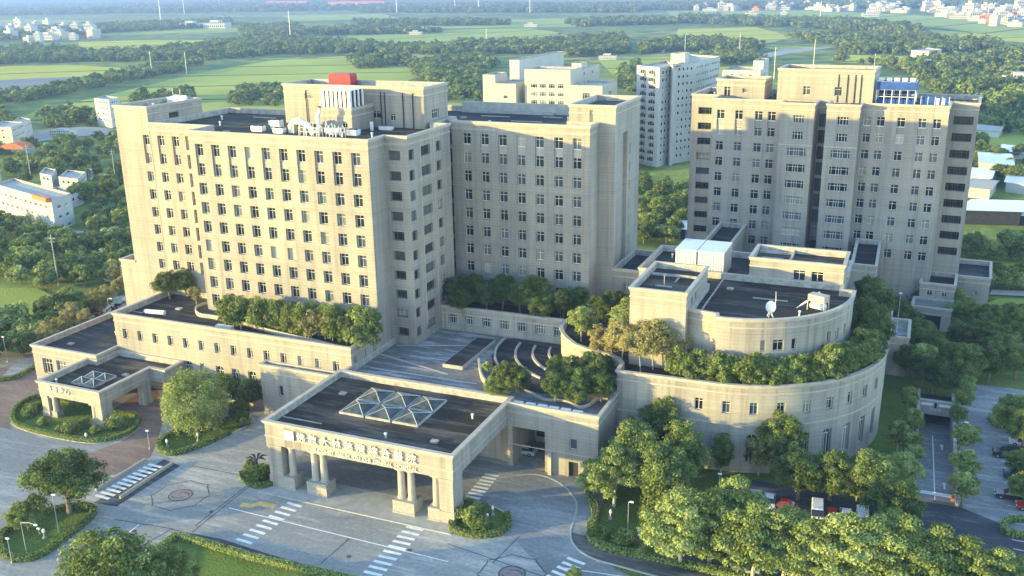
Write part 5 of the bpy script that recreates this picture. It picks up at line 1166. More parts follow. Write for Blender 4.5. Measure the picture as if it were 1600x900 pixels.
roof_bits(SPX, [(-152, 126), (-142, 134)], 6.47, 8); roof_bits(UD.root, [(-30, 175), (-22, 171), (-14, 176), (-16, 164)], 24.52, 9); roof_bits(YB.root, [(-24, 186), (-15, 185)], 28.22, 10); roof_bits(LR.root, [(-33, 184), (-46, 195), (-36, 197)], 23.92, 2)
roof_bits(WB.root, [L(48, 18), L(52, 14), L(56, 20), L(38, 6), L(44, 22), L(2, 22), L(-6, 16)], 50.37, 12); roof_bits(PH.root, [(-124, 180), (-112, 181), (-104, 183), (-100, 179), (-116, 185)], 59.22, 13); roof_bits(S.root, [(-158, 168), (-156, 174)], 55.32, 14)
for i, (x, y, lab) in enumerate([(-156.5, 175.2, 'pale bundle of equipment at the rear right of the stair tower roof'), (-159.3, 176.0, 'pale equipment at the rear left of the stair tower roof')]):
    R_ = empty('roof_equipment', (x, y, 55.32), 0, lab, 'roof unit')
    for q in range(3): b = MB(); b.box(-.5, .5, -.4, .4, 0, 1.3 + .3 * q); link('cabinet', b.mesh('cabinet', M['white']), R_, (-1.1 + q * 1.1, 0, 0))
    b = MB(); b.tube([(0, 0, 1.8), (0, 0, 3.4)], .06, 6); link('aerial', b.mesh('aerial', M['metal']), R_)
for i, (x, y) in enumerate([(-126.4, 145.3), (-124.3, 145.2)]):
    b = MB(); b.box(-.9, .9, -.55, .55, 0, .75); thing_mesh('skylight_box', b, M['white'], (x, y, 14.67), '%s of two white boxes on the podium roof' % ('left', 'right')[i], 'box', 'white boxes on the podium roof', .1)
r = empty('roof_duct', (-145.2, 147.2, 14.67), .15, 'lying silver duct with a dark round end on the podium roof', 'duct'); b = MB(); b.tube([(-2.4, 0, .6), (2.4, 0, .6)], .55, 10); link('duct_body', b.mesh('duct_body', M['whitemetal']), r); b = MB(); b.tube([(-2.5, 0, .6), (-2.38, 0, .6)], .75, 12); link('duct_mouth', b.mesh('duct_mouth', M['dark']), r)
# satellite dish frames on the drum
r = empty('satellite_dish', (-20.6, 161.6, 24.5), .5, 'white satellite dish lying tilted on crossed legs on the drum roof', 'satellite dish')
b = MB(); 
for a in range(16):
    a0, a1 = 2 * math.pi * a / 16, 2 * math.pi * (a + 1) / 16
    for r0, r1, z0, z1 in ((0, 1.0, 0, .12), (1.0, 1.75, .12, .38)): b.face([(r0 * math.cos(a0), r0 * math.sin(a0), z0), (r1 * math.cos(a0), r1 * math.sin(a0), z1), (r1 * math.cos(a1), r1 * math.sin(a1), z1), (r0 * math.cos(a1), r0 * math.sin(a1), z0)][:: 1])
d_ = link('dish', b.mesh('dish', M['metal']), r, (0, 0, 2.3)); d_.rotation_euler = (.7, -.3, 0); r.scale = (.5, .5, .75)
for sx, sy in ((-1, -1), (1, -1), (1, 1), (-1, 1)): b = MB(); b.tube([(sx * .9, sy * .7, 0), (-sx * .2, sy * .2, 2.2)], .09, 6); link('leg', b.mesh('leg', M['white']), r)
b = MB(); b.tube([(1.4, 0, 2.4), (1.7, 0, 4.0), (1.5, 0, 6.2)], [.12, .1, .05], 6); link('feed_arm', b.mesh('feed_arm', M['white']), r)
r = empty('roof_tank_frame', (-13.4, 168.2, 24.5), -.4, 'cream box frame with a white tank and a sloping brace on the drum roof', 'tank')
for x in (-1.6, 1.5): 
    for y in (-.9, .8): b = MB(); b.box(x, x + .14, y, y + .14, 0, 2.9); link('leg', b.mesh('leg', M['trim']), r)
b = MB(); b.box(-1.6, 1.64, -.9, .94, 1.7, 2.9); link('upper_box', b.mesh('upper_box', M['trim']), r); b = MB(); b.tube([(-1.3, 0, .8), (1.4, 0, .8)], .62, 12); link('tank', b.mesh('tank', M['white']), r)
b = MB(); b.tube([(-1.7, -.8, 1.6), (-3.3, -1.4, 0)], .1, 6); b.tube([(-1.7, .8, 1.6), (-3.3, .4, 0)], .1, 6); link('brace', b.mesh('brace', M['white']), r)
# ---- vehicles
def paint(name, c):
    m, n, l, p = new_mat(name); p.inputs['Base Color'].default_value = rgba(c); p.inputs['Roughness'].default_value = .3; p.inputs['Coat Weight'].default_value = .5; return m
CARM = dict(white=paint('car_paint_white', (.72, .72, .72)), red=paint('car_paint_red', (.45, .03, .02)), dark=paint('car_paint_dark', (.02, .022, .03)), silver=paint('car_paint_silver', (.40, .41, .43)), blue=paint('car_paint_blue', (.05, .08, .3)), navy=paint('car_paint_navy', (.03, .045, .09)))
GL = paint('car_glass', (.012, .014, .018)); TY = simple('tyre_rubber', (.02, .02, .02), .8, .1, 1); LAMP = simple('lamp_lens', (.7, .7, .66), .3, .05, 1)
def prof(b, pts, x0, x1, tap=0.0):
    "side outline extruded across the car; tap narrows the top"
    zs = [p[1] for p in pts]; lo, hi = min(zs), max(zs); w = lambda z, s: (x0 if s < 0 else x1) - s * tap * (z - lo) / (hi - lo + 1e-6)
    n = len(pts); b.face([(w(z, -1), y, z) for y, z in pts]); b.face([(w(z, 1), y, z) for y, z in reversed(pts)])
    for i in range(n):
        (ya, za), (yb, zb) = pts[i], pts[(i + 1) % n]; b.face([(w(za, -1), ya, za), (w(za, 1), ya, za), (w(zb, 1), yb, zb), (w(zb, -1), yb, zb)])
CB_ = {}
def car(x, y, rz, col, style, label, group, z=.06):
    k = (col, style)
    if k not in CB_:
        body = MB(); gl = MB(); rf = MB()
        if style == 'van':
            prof(body, [(-2.3, .35), (2.3, .35), (2.35, .9), (2.25, 1.15), (-2.3, 1.2)], -.86, .86); prof(gl, [(-2.2, 1.18), (2.1, 1.15), (1.45, 1.85), (-2.1, 1.88)], -.84, .84, .1); prof(rf, [(-2.15, 1.84), (1.4, 1.84), (1.25, 1.95), (-2.0, 1.97)], -.78, .78, .05)
            for yy in (-2.18, -.9, .4): rf.box(-.845, .845, yy, yy + .12, 1.18, 1.86)
        elif style == 'suv':
            prof(body, [(-2.2, .4), (2.25, .4), (2.3, .85), (2.1, 1.05), (1.2, 1.12), (-2.2, 1.15)], -.9, .9); prof(gl, [(-2.1, 1.13), (1.15, 1.1), (.55, 1.66), (-1.9, 1.7)], -.86, .86, .14); prof(rf, [(-1.9, 1.66), (.55, 1.63), (.4, 1.74), (-1.8, 1.76)], -.74, .74, .05)
        else:
            prof(body, [(-2.25, .3), (2.25, .3), (2.28, .62), (2.1, .8), (1.0, .9), (-1.6, .94), (-2.25, .85)], -.86, .86); prof(gl, [(-1.75, .92), (1.05, .88), (.35, 1.36), (-1.15, 1.38)], -.82, .82, .16); prof(rf, [(-1.15, 1.34), (.33, 1.32), (.2, 1.43), (-1.05, 1.45)], -.67, .67, .05)
        wh = MB(); wh.tube([(-.11, 0, 0), (.11, 0, 0)], .33, 12); rim = MB(); rim.tube([(-.115, 0, 0), (.115, 0, 0)], .17, 8); lm = MB(); lm.box(-.17, .17, -.05, .05, -.08, .08)
        CB_[k] = (body.mesh('body', CARM[col]), gl.mesh('window_glass', GL), rf.mesh('car_roof', CARM[col]), wh.mesh('wheel', TY), rim.mesh('rim', M['metal']), lm.mesh('headlight', LAMP))
    m = CB_[k]; r = empty({'van': 'parked_van', 'suv': 'parked_suv', 'car': 'parked_car'}[style], (x, y, z), rz, label, 'van' if style == 'van' else 'car', group); r.scale = (1.05, 1.05, 1.05)
    for q in m[:3]: link(q.name.split('.')[0], q, r)
    for sx in (-1, 1):
        for yy in (-1.4, 1.42): w = link('wheel', m[3], r, (sx * .8, yy, .33)); link('rim', m[4], w)
        link('headlight', m[5], r, (sx * .62, 2.24, .68))
    return r
def cpx(px, py, *a, **k): p = G(px, py, 0.8); return car(p.x, p.y, *a, **k)
g1 = 'vehicles parked behind the lower right trees'
cpx(1277, 800, math.pi + .1, 'white', 'van', 'leftmost white van of the three white vehicles behind the lower right trees', g1); cpx(1300, 806, math.pi + .1, 'red', 'car', 'red car between two white vans behind the lower right trees', g1)
cpx(1322, 807, math.pi + .1, 'white', 'car', 'white car in the middle of the bays behind the lower right trees', g1); cpx(1348, 812, math.pi + .1, 'white', 'van', 'white van beside the dark car behind the lower right trees', g1)
cpx(1363, 812, math.pi + .1, 'dark', 'car', 'dark car at the right end of the bays behind the trees', g1); cpx(1222, 788, math.pi / 2, 'red', 'car', 'red car half hidden under the tall trees by the hall', g1)
cpx(1180, 778, .1, 'silver', 'suv', 'silver car under the yellow leaved tree', g1); cpx(1202, 783, math.pi + .1, 'white', 'car', 'white car just left of the half hidden red car', g1)
cpx(1150, 876, .3, 'silver', 'car', 'silver car below the front row of trees at left', 'cars below the front tree row'); cpx(1172, 882, .3, 'silver', 'suv', 'grey car below the front row of trees', 'cars below the front tree row'); cpx(1258, 893, math.pi / 2 + .2, 'white', 'suv', 'white car at the bottom edge below the front row of trees', 'cars below the front tree row')
g2 = 'cars in the right hand car park'
cpx(1574, 708, math.pi / 2, 'dark', 'suv', 'upper dark car in the right hand car park', g2); cpx(1592, 742, math.pi / 2, 'navy', 'suv', 'lower dark blue car in the right hand car park', g2); cpx(1602, 706, math.pi / 2, 'silver', 'car', 'grey car cut by the right edge of the car park', g2)
for i, (qx, qy, qc) in enumerate([(1600, 690, 'white'), (1606, 725, 'silver'), (1612, 757, 'white'), (1614, 790, 'red')]): cpx(qx, qy, math.pi / 2, qc, 'car', '%s car parked at the very right edge of the car park, counted from the top' % nth(i), g2)
cpx(1580, 772, math.pi / 2, 'dark', 'car', 'dark car lowest in the right hand car park', g2)
cpx(786, 706, math.pi / 2 - .1, 'white', 'van', 'white van parked in the shade behind the main portico', None, z=.12); cpx(818, 703, math.pi / 2, 'silver', 'car', 'grey car inside the drive-through under the courtyard block', None, z=.12)
g3 = 'vehicles along the lane left of the tower'
cs = ['white', 'silver', 'dark', 'white', 'navy', 'silver', 'white', 'red', 'white', 'dark', 'silver', 'white', 'navy', 'white', 'silver', 'white']
for i in range(14):
    t = i / 13; x, y = 78 + t * (222 - 78), 532 + t * (462 - 532); p = G(x, y, .5)
    car(p.x, p.y, .4, cs[i], ('car', 'suv', 'van')[i % 3], '%s %s vehicle from the near end of the line beside the side wing' % (nth(i), {'navy': 'dark blue', 'silver': 'grey'}.get(cs[i], cs[i])), g3)
cpx(118, 462, 1.2, 'blue', 'suv', 'blue vehicle on the lane beside the left meadow', g3); cpx(168, 435, 1.0, 'silver', 'suv', 'grey vehicle on the lane nearest the tower foot', g3); cpx(100, 470, 1.2, 'white', 'van', 'white van next to the blue vehicle by the left meadow', g3)
# ---- lamps, posts and small figures
def lamp(x, y, h, label, arm=0, group='lamp posts', z=0.05, rz=0):
    r = empty('street_lamp', (x, y, z), rz, label, 'street lamp', group); b = MB(); b.tube([(0, 0, 0), (0, 0, h)], [.07, .045], 7); b.box(-.12, .12, -.12, .12, 0, .3); link('pole', b.mesh('pole', M['metal']), r)
    if arm: b = MB(); b.tube([(0, 0, h - .2), (arm * .6, 0, h + .2), (arm, 0, h + .1)], .06, 6); link('arm', b.mesh('arm', M['metal']), r)
    b = MB(); b.box(arm - .3, arm + .3, -.12, .12, h + .02, h + .2); link('lamp_head', b.mesh('lamp_head', M['white']), r); return r
for px, py, h, arm, lab in ((92, 832, 6.5, .3, 'white lamp post standing on the right side of the left island'), (42, 866, 5.5, 3.0, 'white lamp post with a long arm on the left island'), (19, 880, 4.0, 0, 'short white post at the front of the left island'), (62, 836, 1.0, 0, 'tiny white lamp on the left island lawn'),
                            (234, 702, 3.6, 0, 'grey post beside the crossing below the weeping tree'), (1012, 790, 7.5, 0, 'white lamp among the trees left of the round hall'), (1122, 790, 5.5, 0, 'thin lamp post in front of the round hall'), (981, 830, 5.0, .5, 'lamp post in the right hand garden corner'),
                            (1497, 700, 5.0, .8, 'lamp post on the car park ramp wall'), (174, 508, 7, 1.2, 'curved lamp post in the lane left of the podium'), (12, 566, 6.0, 0, 'white post by the road at the left edge')):
    p = G(px, py); lamp(p.x, p.y, h, lab, arm)
p = G(1405, 520, 8.0); lamp(-.2, 205.5, 9.5, 'tall white pole on top of the grey stair block', 0, z=8.2)
for i, px in enumerate((719, 786, 850, 876)): p = G(px, (482, 484, 492, 498)[i] - 2, 14.8); lamp(p.x, p.y, 3.6, '%s white garden lamp from the left along the court terrace' % nth(i), 0, 'garden lamps on the court terrace', z=14.75)
for i, (px, py, h, lab) in enumerate([(92, 446, 15, 'tall wooden power pole among the left meadow bushes'), (49, 280, 16, 'power pole in the wood at the left'), (182, 290, 16, 'power pole close to the tower in the left wood'), (3, 290, 15, 'power pole at the far left edge')]):
    p = G(px, py); r = empty('power_pole', (p.x, p.y, 0), .4, lab, 'power pole', 'power poles on the left'); b = MB(); b.tube([(0, 0, 0), (0, 0, h)], [.2, .13], 7); link('pole', b.mesh('pole', M['concrete']), r); b = MB(); b.box(-1.2, 1.2, -.07, .07, h - 1.2, h - 1.05); b.box(-.9, .9, -.07, .07, h - 2.2, h - 2.05); link('cross_arm', b.mesh('cross_arm', M['concrete']), r)
# metal tree sculpture
p = G(404, 748); r = empty('sculpture', (p.x, p.y, .1), 0, 'dark sculpture like a small palm on the island left of the portico', 'sculpture')
b = MB(); b.tube([(0, 0, 0), (0, 0, 3.6)], [.28, .16], 8); link('stem', b.mesh('stem', M['dark']), r)
for k in range(7):
    a = 2 * math.pi * k / 7; c_, s_ = math.cos(a), math.sin(a); b = MB(); b.face([(0, 0, 3.6), (c_ * 1.0 - s_ * .25, s_ * 1.0 + c_ * .25, 4.2), (c_ * 2.0, s_ * 2.0, 3.9), (c_ * 1.0 + s_ * .25, s_ * 1.0 - c_ * .25, 4.15)]); b.face([(0, 0, 3.5), (c_ * 1.0 + s_ * .25, s_ * 1.0 - c_ * .25, 4.05), (c_ * 2.0, s_ * 2.0, 3.8), (c_ * 1.0 - s_ * .25, s_ * 1.0 + c_ * .25, 4.1)]); link('blade', b.mesh('blade', M['dark']), r)
def lantern(px, py, lab):
    p = G(px, py); r = empty('stone_lantern', (p.x, p.y, .12), 0, lab, 'lantern', 'white garden ornaments'); b = MB(); b.tube([(0, 0, 0), (0, 0, .3), (0, 0, .35), (0, 0, 1.0)], [.35, .3, .14, .14], 8); link('base', b.mesh('base', M['granite']), r)
    b = MB(); b.tube([(0, 0, 1.0), (0, 0, 1.15), (0, 0, 1.5), (0, 0, 1.7)], [.12, .24, .2, .05], 10); link('globe', b.mesh('globe', M['white']), r)
for q in ((426, 755, 'white ornament at the right tip of the small left island'), (770, 806, 'white ornament on the round island right of the portico'), (762, 818, 'white ornament nearer the hedge of the round island'), (262, 700, 'white ornament at the edge of the bed below the weeping tree'), (310, 690, 'white ornament under the right side of the weeping tree'), (70, 842, 'white ornament on the left island lawn'),
          (954, 812, 'white stone on the right hand garden lawn'), (998, 840, 'white stone near the clipped bush on the right garden lawn'), (136, 690, 'white marker post in front of the side portico hedge')): lantern(*q)
for i, (pa, pb) in enumerate((((150, 768), (228, 720)), ((188, 780), (270, 726)))):
    a, c_ = G(*pa), G(*pb); me, c = planter('low_barrier', '', [tuple(a[:2]), tuple(c_[:2])], 0, .55, .35, mat='granite'); r = empty('low_barrier', (c[0], c[1], .04), 0, 'low white topped barrier along the %s side of the left crossing' % ('far', 'near')[i], 'barrier', 'low barriers beside the left crossing'); link('barrier_body', me, r)
    me2, _ = planter('white_rail', '', [tuple(a[:2]), tuple(c_[:2])], .55, .68, .3, mat='white'); link('white_rail', me2, r)
# ---- background buildings
M['bgwall'] = simple('cream_white_render', (.46, .42, .355), .8, .08, .1); M['bggrey'] = simple('white_grey_render', (.44, .43, .41), .8, .08, .1)
def bgb(name, label, poly, z1, rows, wall='bgwall', group=None, w=1.7, h=1.6, sides=(0, 1), pitch=3.6, skiptop=1.6, roofmat='concrete', cat='building', z0=0, kind='one', step=3.4):
    Bb = Bldg(name, label, cat, poly_ccw(poly), z0, z1, group, wall=wall, roof=roofmat, cornice=False, par=.7)
    for e in sides:
        p0, u, Ln = Bb.edge(e); n = int((Ln - 1.5) // step)
        for i in range(n):
            for k in range(rows): place_window(Bb.root, Bb.poly[e], u, (Ln - (n - 1) * step) / 2 + i * step - w / 2, z1 - skiptop - h - k * pitch, w, h, kind, -.10)
    Bb.finish(); return Bb
def boxp(x0, x1, y0, y1): return [(x0, y0), (x1, y0), (x1, y1), (x0, y1)]
def bpx(pxl, pxr, y0, dep): return boxp(aty(pxl, 150, y0).x, aty(pxr, 150, y0).x, y0, y0 + dep)
ztop = lambda px, py, y: aty(px, py, y).z
gW = 'cream school like complex behind the rear wing'
bgb('school_block', 'central cream block with rows of dark windows beyond the rear wing roof', bpx(820, 891, 405, 16), ztop(855, 109, 405), 5, group=gW, w=3.0, h=2.0, step=4.2, skiptop=6, kind='three')
bgb('school_block', 'narrow pale block at the left end of the complex beyond the rear wing', bpx(755, 774, 404, 14), ztop(765, 117, 404), 0, group=gW, sides=())
bgb('school_block', 'low cream block right of the narrow pale block beyond the rear wing', bpx(774, 806, 402, 20), ztop(790, 131, 402), 2, group=gW, sides=(0,), w=2.2, step=6, skiptop=5)
bgb('school_block', 'tall windowless hall rising at the back of the complex beyond the rear wing', bpx(797, 812, 432, 62), ztop(804, 94, 432), 0, group=gW, sides=(), wall='bggrey')
bgb('school_block', 'middle grey sided block right of the central cream block', bpx(891, 900, 415, 34), ztop(895, 110, 415), 1, group=gW, sides=(1,), step=12)
bgb('school_block', 'low cream block with one big window at the right of the complex', bpx(891, 941, 400, 22), ztop(915, 134, 400), 2, group=gW, sides=(0, 1), w=3.5, h=3, step=11, skiptop=3, kind='three')
bgb('roof_room', 'small white roof room with arches above the right of the complex', bpx(893, 908, 422, 8), ztop(900, 99, 422), 1, group=gW, sides=(0, 1), step=2.5, z0=ztop(895, 112, 422) - 2, wall='bggrey', w=1.2)
A = aty(993, 200, 432); Bp = aty(1028, 200, 424); Cp = aty(1083, 200, 446); Dp = aty(1120, 200, 486); zt = ztop(1010, 104, 428)
bgb('apartment_tower', 'tall white apartment slab with many balconies just left of the ward block', [(A.x, A.y), (Bp.x, Bp.y), (Bp.x + 4, Bp.y + 14), (A.x + 6, A.y + 30)], zt, 13, 'bggrey', 'white apartment towers behind the ward block', w=1.5, h=1.6, step=2.9, pitch=3.25)
bgb('apartment_tower', 'grey sided apartment tower joined to the right of the tall white slab', [(Bp.x + 5, Bp.y + 4), (Cp.x - 8, Cp.y - 14), (Cp.x, Cp.y), (Dp.x, Dp.y), (Dp.x - 20, Dp.y + 12), (Bp.x + 4, Bp.y + 34)], zt + .6, 13, 'bggrey', 'white apartment towers behind the ward block', w=1.3, h=1.5, step=2.7, pitch=3.25, sides=(0, 1, 2))
bgb('lift_room', 'square white lift room on top of the grey sided apartment tower', bpx(1046, 1068, 446, 9), ztop(1057, 84, 446), 0, 'bggrey', None, sides=(), z0=zt - 2)
bgb('apartment_tower', 'white apartment block rising behind the left roof block of the ward block', bpx(1127, 1186, 440, 20), ztop(1150, 110, 440), 3, 'bggrey', 'white apartment towers behind the ward block', step=4)
bgb('apartment_tower', 'white square stair head with two small windows behind the ward block', bpx(1174, 1190, 452, 16), ztop(1180, 95, 452), 1, 'bggrey', 'white apartment towers behind the ward block', step=4, sides=(0, 1), w=1)
for Bb in [o for o in bpy.data.objects if o.name == 'apartment_tower']:
    bm_ = MB(); bm_.box(-1.5, 1.5, -1.1, 0, 0, 1.0); bm_.mi = 1; bm_.box(-1.3, 1.3, -.06, 0, 1.0, 2.6); me = bm_.mesh('balcony', [M['bgwall'], M['dark']]); u = (Bp - A); u.z = 0; Lf = u.length; u.normalize(); an = math.atan2(u.y, u.x)
    for c_ in (.3, .72):
        q_ = A + u * Lf * c_
        for k in range(13): link('balcony', me, Bb, (q_.x - Bb.location.x - .02, q_.y - Bb.location.y - .02, zt - 4.0 - k * 3.25), an)
# left houses
def gquad(a, c, d, back=None):
    A, C, D = G(*a), G(*c), G(*d); return [(A.x, A.y), (C.x, C.y), (D.x, D.y), (A.x + D.x - C.x, A.y + D.y - C.y)]
q = gquad((0, 333), (88, 362), (118, 350)); zt = zat(q[1][0], q[1][1], 313)
LW = bgb('white_office_building', 'long white three storey building with an orange roof edge at the left', q, zt, 3, 'bggrey', None, w=2.2, h=1.4, step=4.2, skiptop=2.2, kind='three')
b = MB(); u = (Vector(q[0]) - Vector(q[1])).normalized(); n_ = Vector((u.y, -u.x))
a0 = Vector(q[1]); a1 = a0 + u * 11.5; pts = [tuple(a0 + n_ * .15), tuple(a1 + n_ * .15), tuple(a1 - n_ * 1.8), tuple(a0 - n_ * 1.8)]; b.prism(poly_ccw(pts), zt - .6, zt + 1.0); b.build('orange_tiled_edge', M['orange'], LW.root)
gL = 'low buildings in the left wood'
for i, (a, c, d, h, mt, lab) in enumerate([((60, 322), (100, 330), (132, 318), 5.0, 'bggrey', 'grey shed right behind the long white building'), ((95, 300), (125, 304), (138, 292), 6.5, 'bggrey', 'dark roofed shed farther behind the long white building'), ((66, 296), (84, 300), (92, 290), 7, 'bggrey', 'small white gable house behind the long white building'),
        ((-12, 226), (22, 228), (42, 218), 10, 'bgwall', 'pale two storey house at the far left edge near the red canopy'), ((24, 214), (42, 218), (52, 210), 9, 'bgwall', 'cream colonnaded house beside the pale house at the far left'), ((153, 196), (176, 200), (192, 195), 17, 'bggrey', 'white multi storey house just left of the stair tower'), ((130, 282), (140, 284), (146, 278), 4, 'bgwall', 'tiny cream hut in the left wood')]):
    bgb('house', lab, gquad(a, c, d), h, max(1, int(h // 3.6)), mt, gL, w=1.6, h=1.3, step=3.2, skiptop=1.2, cat='house')
p = G(28, 240); r = empty('red_canopy', (p.x, p.y, 0), .3, 'rounded red canopy roof beside the pale house at the far left', 'canopy')
b = MB()
for k in range(8):
    a0, a1 = math.pi * k / 8, math.pi * (k + 1) / 8; b.face([(-7 * math.cos(a0), -5, 3 + 3 * math.sin(a0)), (-7 * math.cos(a0), 5, 3 + 3 * math.sin(a0)), (-7 * math.cos(a1), 5, 3 + 3 * math.sin(a1)), (-7 * math.cos(a1), -5, 3 + 3 * math.sin(a1))])
b.face([(-7 * math.cos(math.pi * k / 8), -5, 3 + 3 * math.sin(math.pi * k / 8)) for k in range(9)][::-1]); link('canopy_roof', b.mesh('canopy_roof', M['orange']), r)
for x in (-6.8, 6.8): b = MB(); b.box(x - .15, x + .15, -5, 5, 0, 3); link('canopy_wall', b.mesh('canopy_wall', M['concrete']), r)
# right sheds
def shed(name, a, c, d, h, rise, lab, roofm, wallm='bggrey', group='sheds and low buildings at the right'):
    q = gquad(a, c, d); cx, cy = sum(v[0] for v in q) / 4, sum(v[1] for v in q) / 4; r = empty(name, (cx, cy, 0), 0, lab, 'shed', group)
    b = MB(); b.prism(poly_ccw(q), 0, h, top=True); b.build('wall', M[wallm], r)
    o_ = offset(poly_ccw(q), .8); m1 = tuple((Vector(o_[1]) + Vector(o_[2])) / 2); m2 = tuple((Vector(o_[0]) + Vector(o_[3])) / 2); b = MB()
    b.face([(*o_[0], h), (*o_[1], h), (*m1, h + rise), (*m2, h + rise)]); b.face([(*m2, h + rise), (*m1, h + rise), (*o_[2], h), (*o_[3], h)]); b.face([(*o_[1], h), (*o_[2], h), (*m1, h + rise)]); b.face([(*o_[3], h), (*o_[0], h), (*m2, h + rise)]); b.face([(*v, h) for v in reversed(o_)])
    b.build('roof', M[roofm], r); return r
shed('long_shed', (1500, 350), (1592, 353), (1606, 336), 5, .5, 'long white roofed shed beyond the right side of the ward block', 'whitemetal', 'dark'); shed('long_shed', (1592, 352), (1660, 356), (1660, 340), 3.5, .6, 'pale open fronted shed at the right edge', 'whitemetal', 'dark')
for i, (a, c, d, h, rm, lab) in enumerate([((1508, 308), (1545, 312), (1556, 298), 4, 'granite', 'brown roofed shed behind the long white shed'), ((1506, 290), (1545, 294), (1552, 280), 4, 'whitemetal', 'pale sheet roofed shed second behind the long white shed'), ((1530, 272), (1580, 276), (1575, 258), 5, 'metal', 'curved grey greenhouse like roof beyond the right sheds'), ((1570, 300), (1600, 304), (1606, 292), 4, 'metal', 'grey shed near the right edge among trees'),
        ((1560, 245), (1600, 250), (1606, 240), 3, 'whitemetal', 'low pale shed at the right edge by the green field'), ((1520, 212), (1560, 216), (1566, 208), 3.5, 'concrete', 'low building below the blossoming trees at the right')]): shed('shed', a, c, d, h, 1.0, lab, rm)
shed('link_canopy', (1002, 372), (1070, 374), (1078, 356), 3.5, .2, 'white canopy roof in the gap left of the ward block', 'whitemetal', 'dark', None)
bgb('farm_building', 'low cream building in the trees above the blue scaffold at upper right', gquad((1422, 96), (1450, 98), (1470, 94)), 11, 1, 'bgwall', None, step=9, w=3); 
# far houses
HP = []
for v in range(4):
    b = MB(); w, d, h = ((5, 4, 7), (8, 5, 6), (4.5, 4.5, 10), (11, 6, 5))[v]; b.box(-w, w, -d, d, 0, h); b.box(-w * .5, w * .3, -d * .5, d * .7, h, h + 2.2); b.mi = 1
    for k in range(int(w)): 
        for z in range(1, int(h), 3): b.box(-w + .8 + k * 2, -w + 1.7 + k * 2, -d - .05, -d, z + .3, z + 1.6)
    HP.append([b.mesh('house_walls', [m_, M['dark']]) for m_ in (M['bggrey'], M['bgwall'], M['orange'] if v == 3 else M['bggrey'])])
def town(pp, n, seed, lab, gr, smin=1, smax=1.6):
    r = random.Random(seed)
    for x, y in scatter(pp, n, 14, seed): o = link('distant_house', r.choice(r.choice(HP)), None, (x, y, 0), r.uniform(-.5, .5)); s = r.uniform(smin, smax); o.scale = (s, s, s * r.uniform(.7, 1.3)); tag(o, lab, 'house', gr)
town([(1050, 14), (1240, 10), (1640, 16), (1640, 30), (1500, 24), (1240, 17), (1060, 18)], 115, 71, 'small pale house in the far town along the upper right horizon', 'houses of the far town at upper right', 1.2, 2.2)
town([(1470, 20), (1640, 30), (1640, 44), (1540, 40), (1480, 30)], 40, 72, 'small pale house at the near edge of the far town at upper right', 'near houses of the far town at upper right', 1.2, 2)
town([(-20, 44), (40, 42), (120, 48), (165, 54), (150, 60), (60, 66), (-20, 62)], 60, 73, 'small white house in the hazy village at the upper left', 'houses of the hazy village at upper left', 1.2, 2)
for i, (px, py, k, s, lab) in enumerate([(664, 52, 0, 1.3, 'white farmhouse in the fields above the penthouse'), (650, 54, 3, 1.0, 'long white farm shed beside the farmhouse above the penthouse'), (936, 60, 3, .9, 'reddish farmhouse among trees above the cream complex'), (830, 42, 3, 1.2, 'white farm building in the distant tree line at top centre'), (950, 93, 3, .9, 'white low house on the green field right of the cream complex'),
        (1026, 82, 3, .9, 'pale farm roof above the apartment slab'), (560, 46, 0, .9, 'small white shed in the far fields left of centre'), (601, 100, 3, .7, 'grey shed in the field right of the penthouse'), (1395, 78, 0, 1.0, 'white house in the woods above the ward block'), (1446, 108, 3, 1.2, 'long pale roof in the trees at upper right'), (1175, 24, 3, 1.5, 'white farm shed in the upper fields right of centre'), (1225, 26, 0, 1.5, 'white house in the upper fields right of centre'),
        (1360, 26, 3, 1.6, 'long white shed in the upper right fields'), (1545, 32, 3, 1.8, 'long cream building near the far town'), (100, 212, 3, .6, 'small white shed in the wood at the left'), (340, 44, 3, 2.4, 'very long white greenhouse in the hazy fields at upper left'), (300, 44, 3, 2.2, 'white greenhouse left of the longest one at upper left'), (722, 186, 0, .8, 'pale hut beside the rear wing roof'), (1595, 130, 3, 1.2, 'bluish roofed house at the right edge in the woods')]):
    p = G(px, py); o = link('distant_house', HP[k][2 if 'reddish' in lab else 0], None, (p.x, p.y, 0), .2); o.scale = (s, s, s); tag(o, lab, 'house')
rm = simple('pylon_red', (.45, .10, .10), .6, .1, 1)
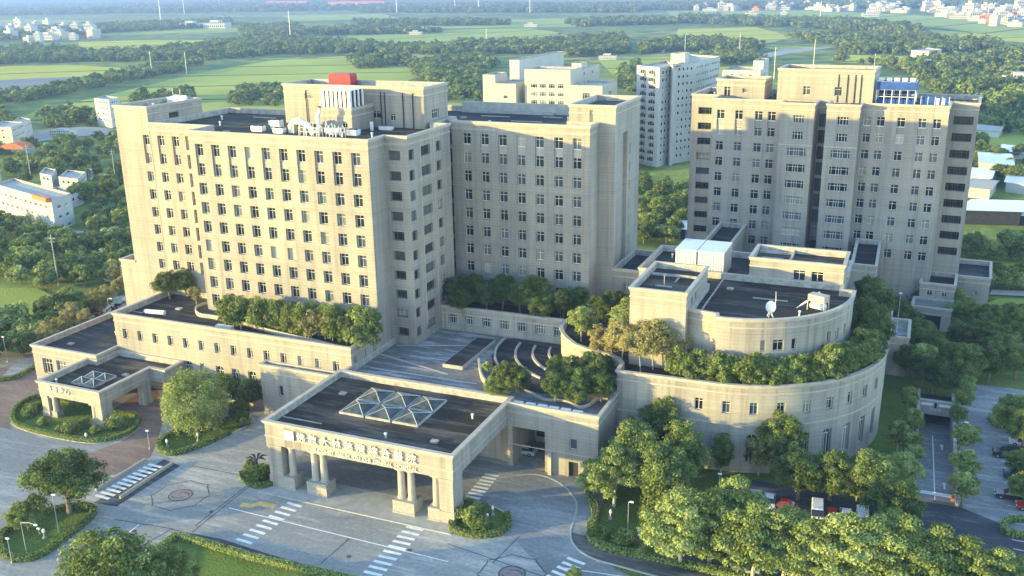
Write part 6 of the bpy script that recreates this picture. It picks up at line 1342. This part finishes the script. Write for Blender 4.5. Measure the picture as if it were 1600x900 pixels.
for i, (px, py, h, w) in enumerate([(251, 30, 75, 1.2), (288, 22, 60, 1), (343, 12, 60, 1), (454, 61, 46, .7), (620, 20, 70, 1.2), (711, 18, 60, 1), (748, 18, 70, 1.2), (828, 20, 65, 1.1), (1281, 34, 40, .8), (760, 66, 20, .4), (238, 118, 24, .3), (292, 116, 22, .3), (1070, 82, 22, .3), (1155, 84, 24, .3)]):
    p = G(px, py); r = empty('mast', (p.x, p.y, 0), 0, '%s thin pale mast counted from the left among those in the distant fields' % nth(sorted([251, 288, 343, 454, 620, 711, 748, 828, 1281, 760, 238, 292, 1070, 1155]).index(px)), 'mast', 'thin masts in the distant fields')
    b = MB(); b.tube([(0, 0, 0), (0, 0, h)], [w, w * .5], 5); link('mast_pole', b.mesh('mast_pole', M['white']), r)
    if i < 8: b = MB(); b.box(-w * 3, w * 3, -.3, .3, h * .9, h * .9 + 1); b.box(-w * 2.4, w * 2.4, -.3, .3, h * .8, h * .8 + 1); link('cross_arm', b.mesh('cross_arm', rm), r)
for px, py, n in ((450, 7, 5), (560, 8, 6)):
    p = G(px, py + 3); r = empty('red_factory', (p.x, p.y, 0), .1, 'long red roofed factory on the hazy horizon %s' % ('left of centre' if px == 450 else 'above the penthouse'), 'factory'); b = MB(); b.box(-n * 22, n * 22, -20, 20, 0, 16); link('factory_wall', b.mesh('factory_wall', M['bggrey']), r); b = MB(); b.box(-n * 22.5, n * 22.5, -21, 21, 16, 24); link('factory_roof', b.mesh('factory_roof', rm), r)

for i, (x, y) in enumerate([(470, 770), (330, 800), (640, 860), (210, 830), (545, 870), (840, 800)]):
    p = G(x, y); b = MB(); b.tube([(0, 0, 0), (0, 0, .006)], .38, 14); link('manhole_cover', b.mesh('manhole_cover', M['joint']), pz, (p.x, p.y, .056))
# ------------------------------------------------------------------ air
hz = MB(); hz.box(-9500, 9500, -500, 12500, -3, 88)
hmat = bpy.data.materials.new('air'); hmat.use_nodes = True; hn = hmat.node_tree.nodes; hn.remove(hn['Principled BSDF'])
pv = hn.new('ShaderNodeVolumePrincipled'); pv.inputs['Color'].default_value = (.34, .50, 1.0, 1); pv.inputs['Density'].default_value = .00016; pv.inputs['Anisotropy'].default_value = .2
hmat.node_tree.links.new(pv.outputs[0], hn['Material Output'].inputs['Volume'])
tag(hz.build('haze', hmat), kind='stuff')
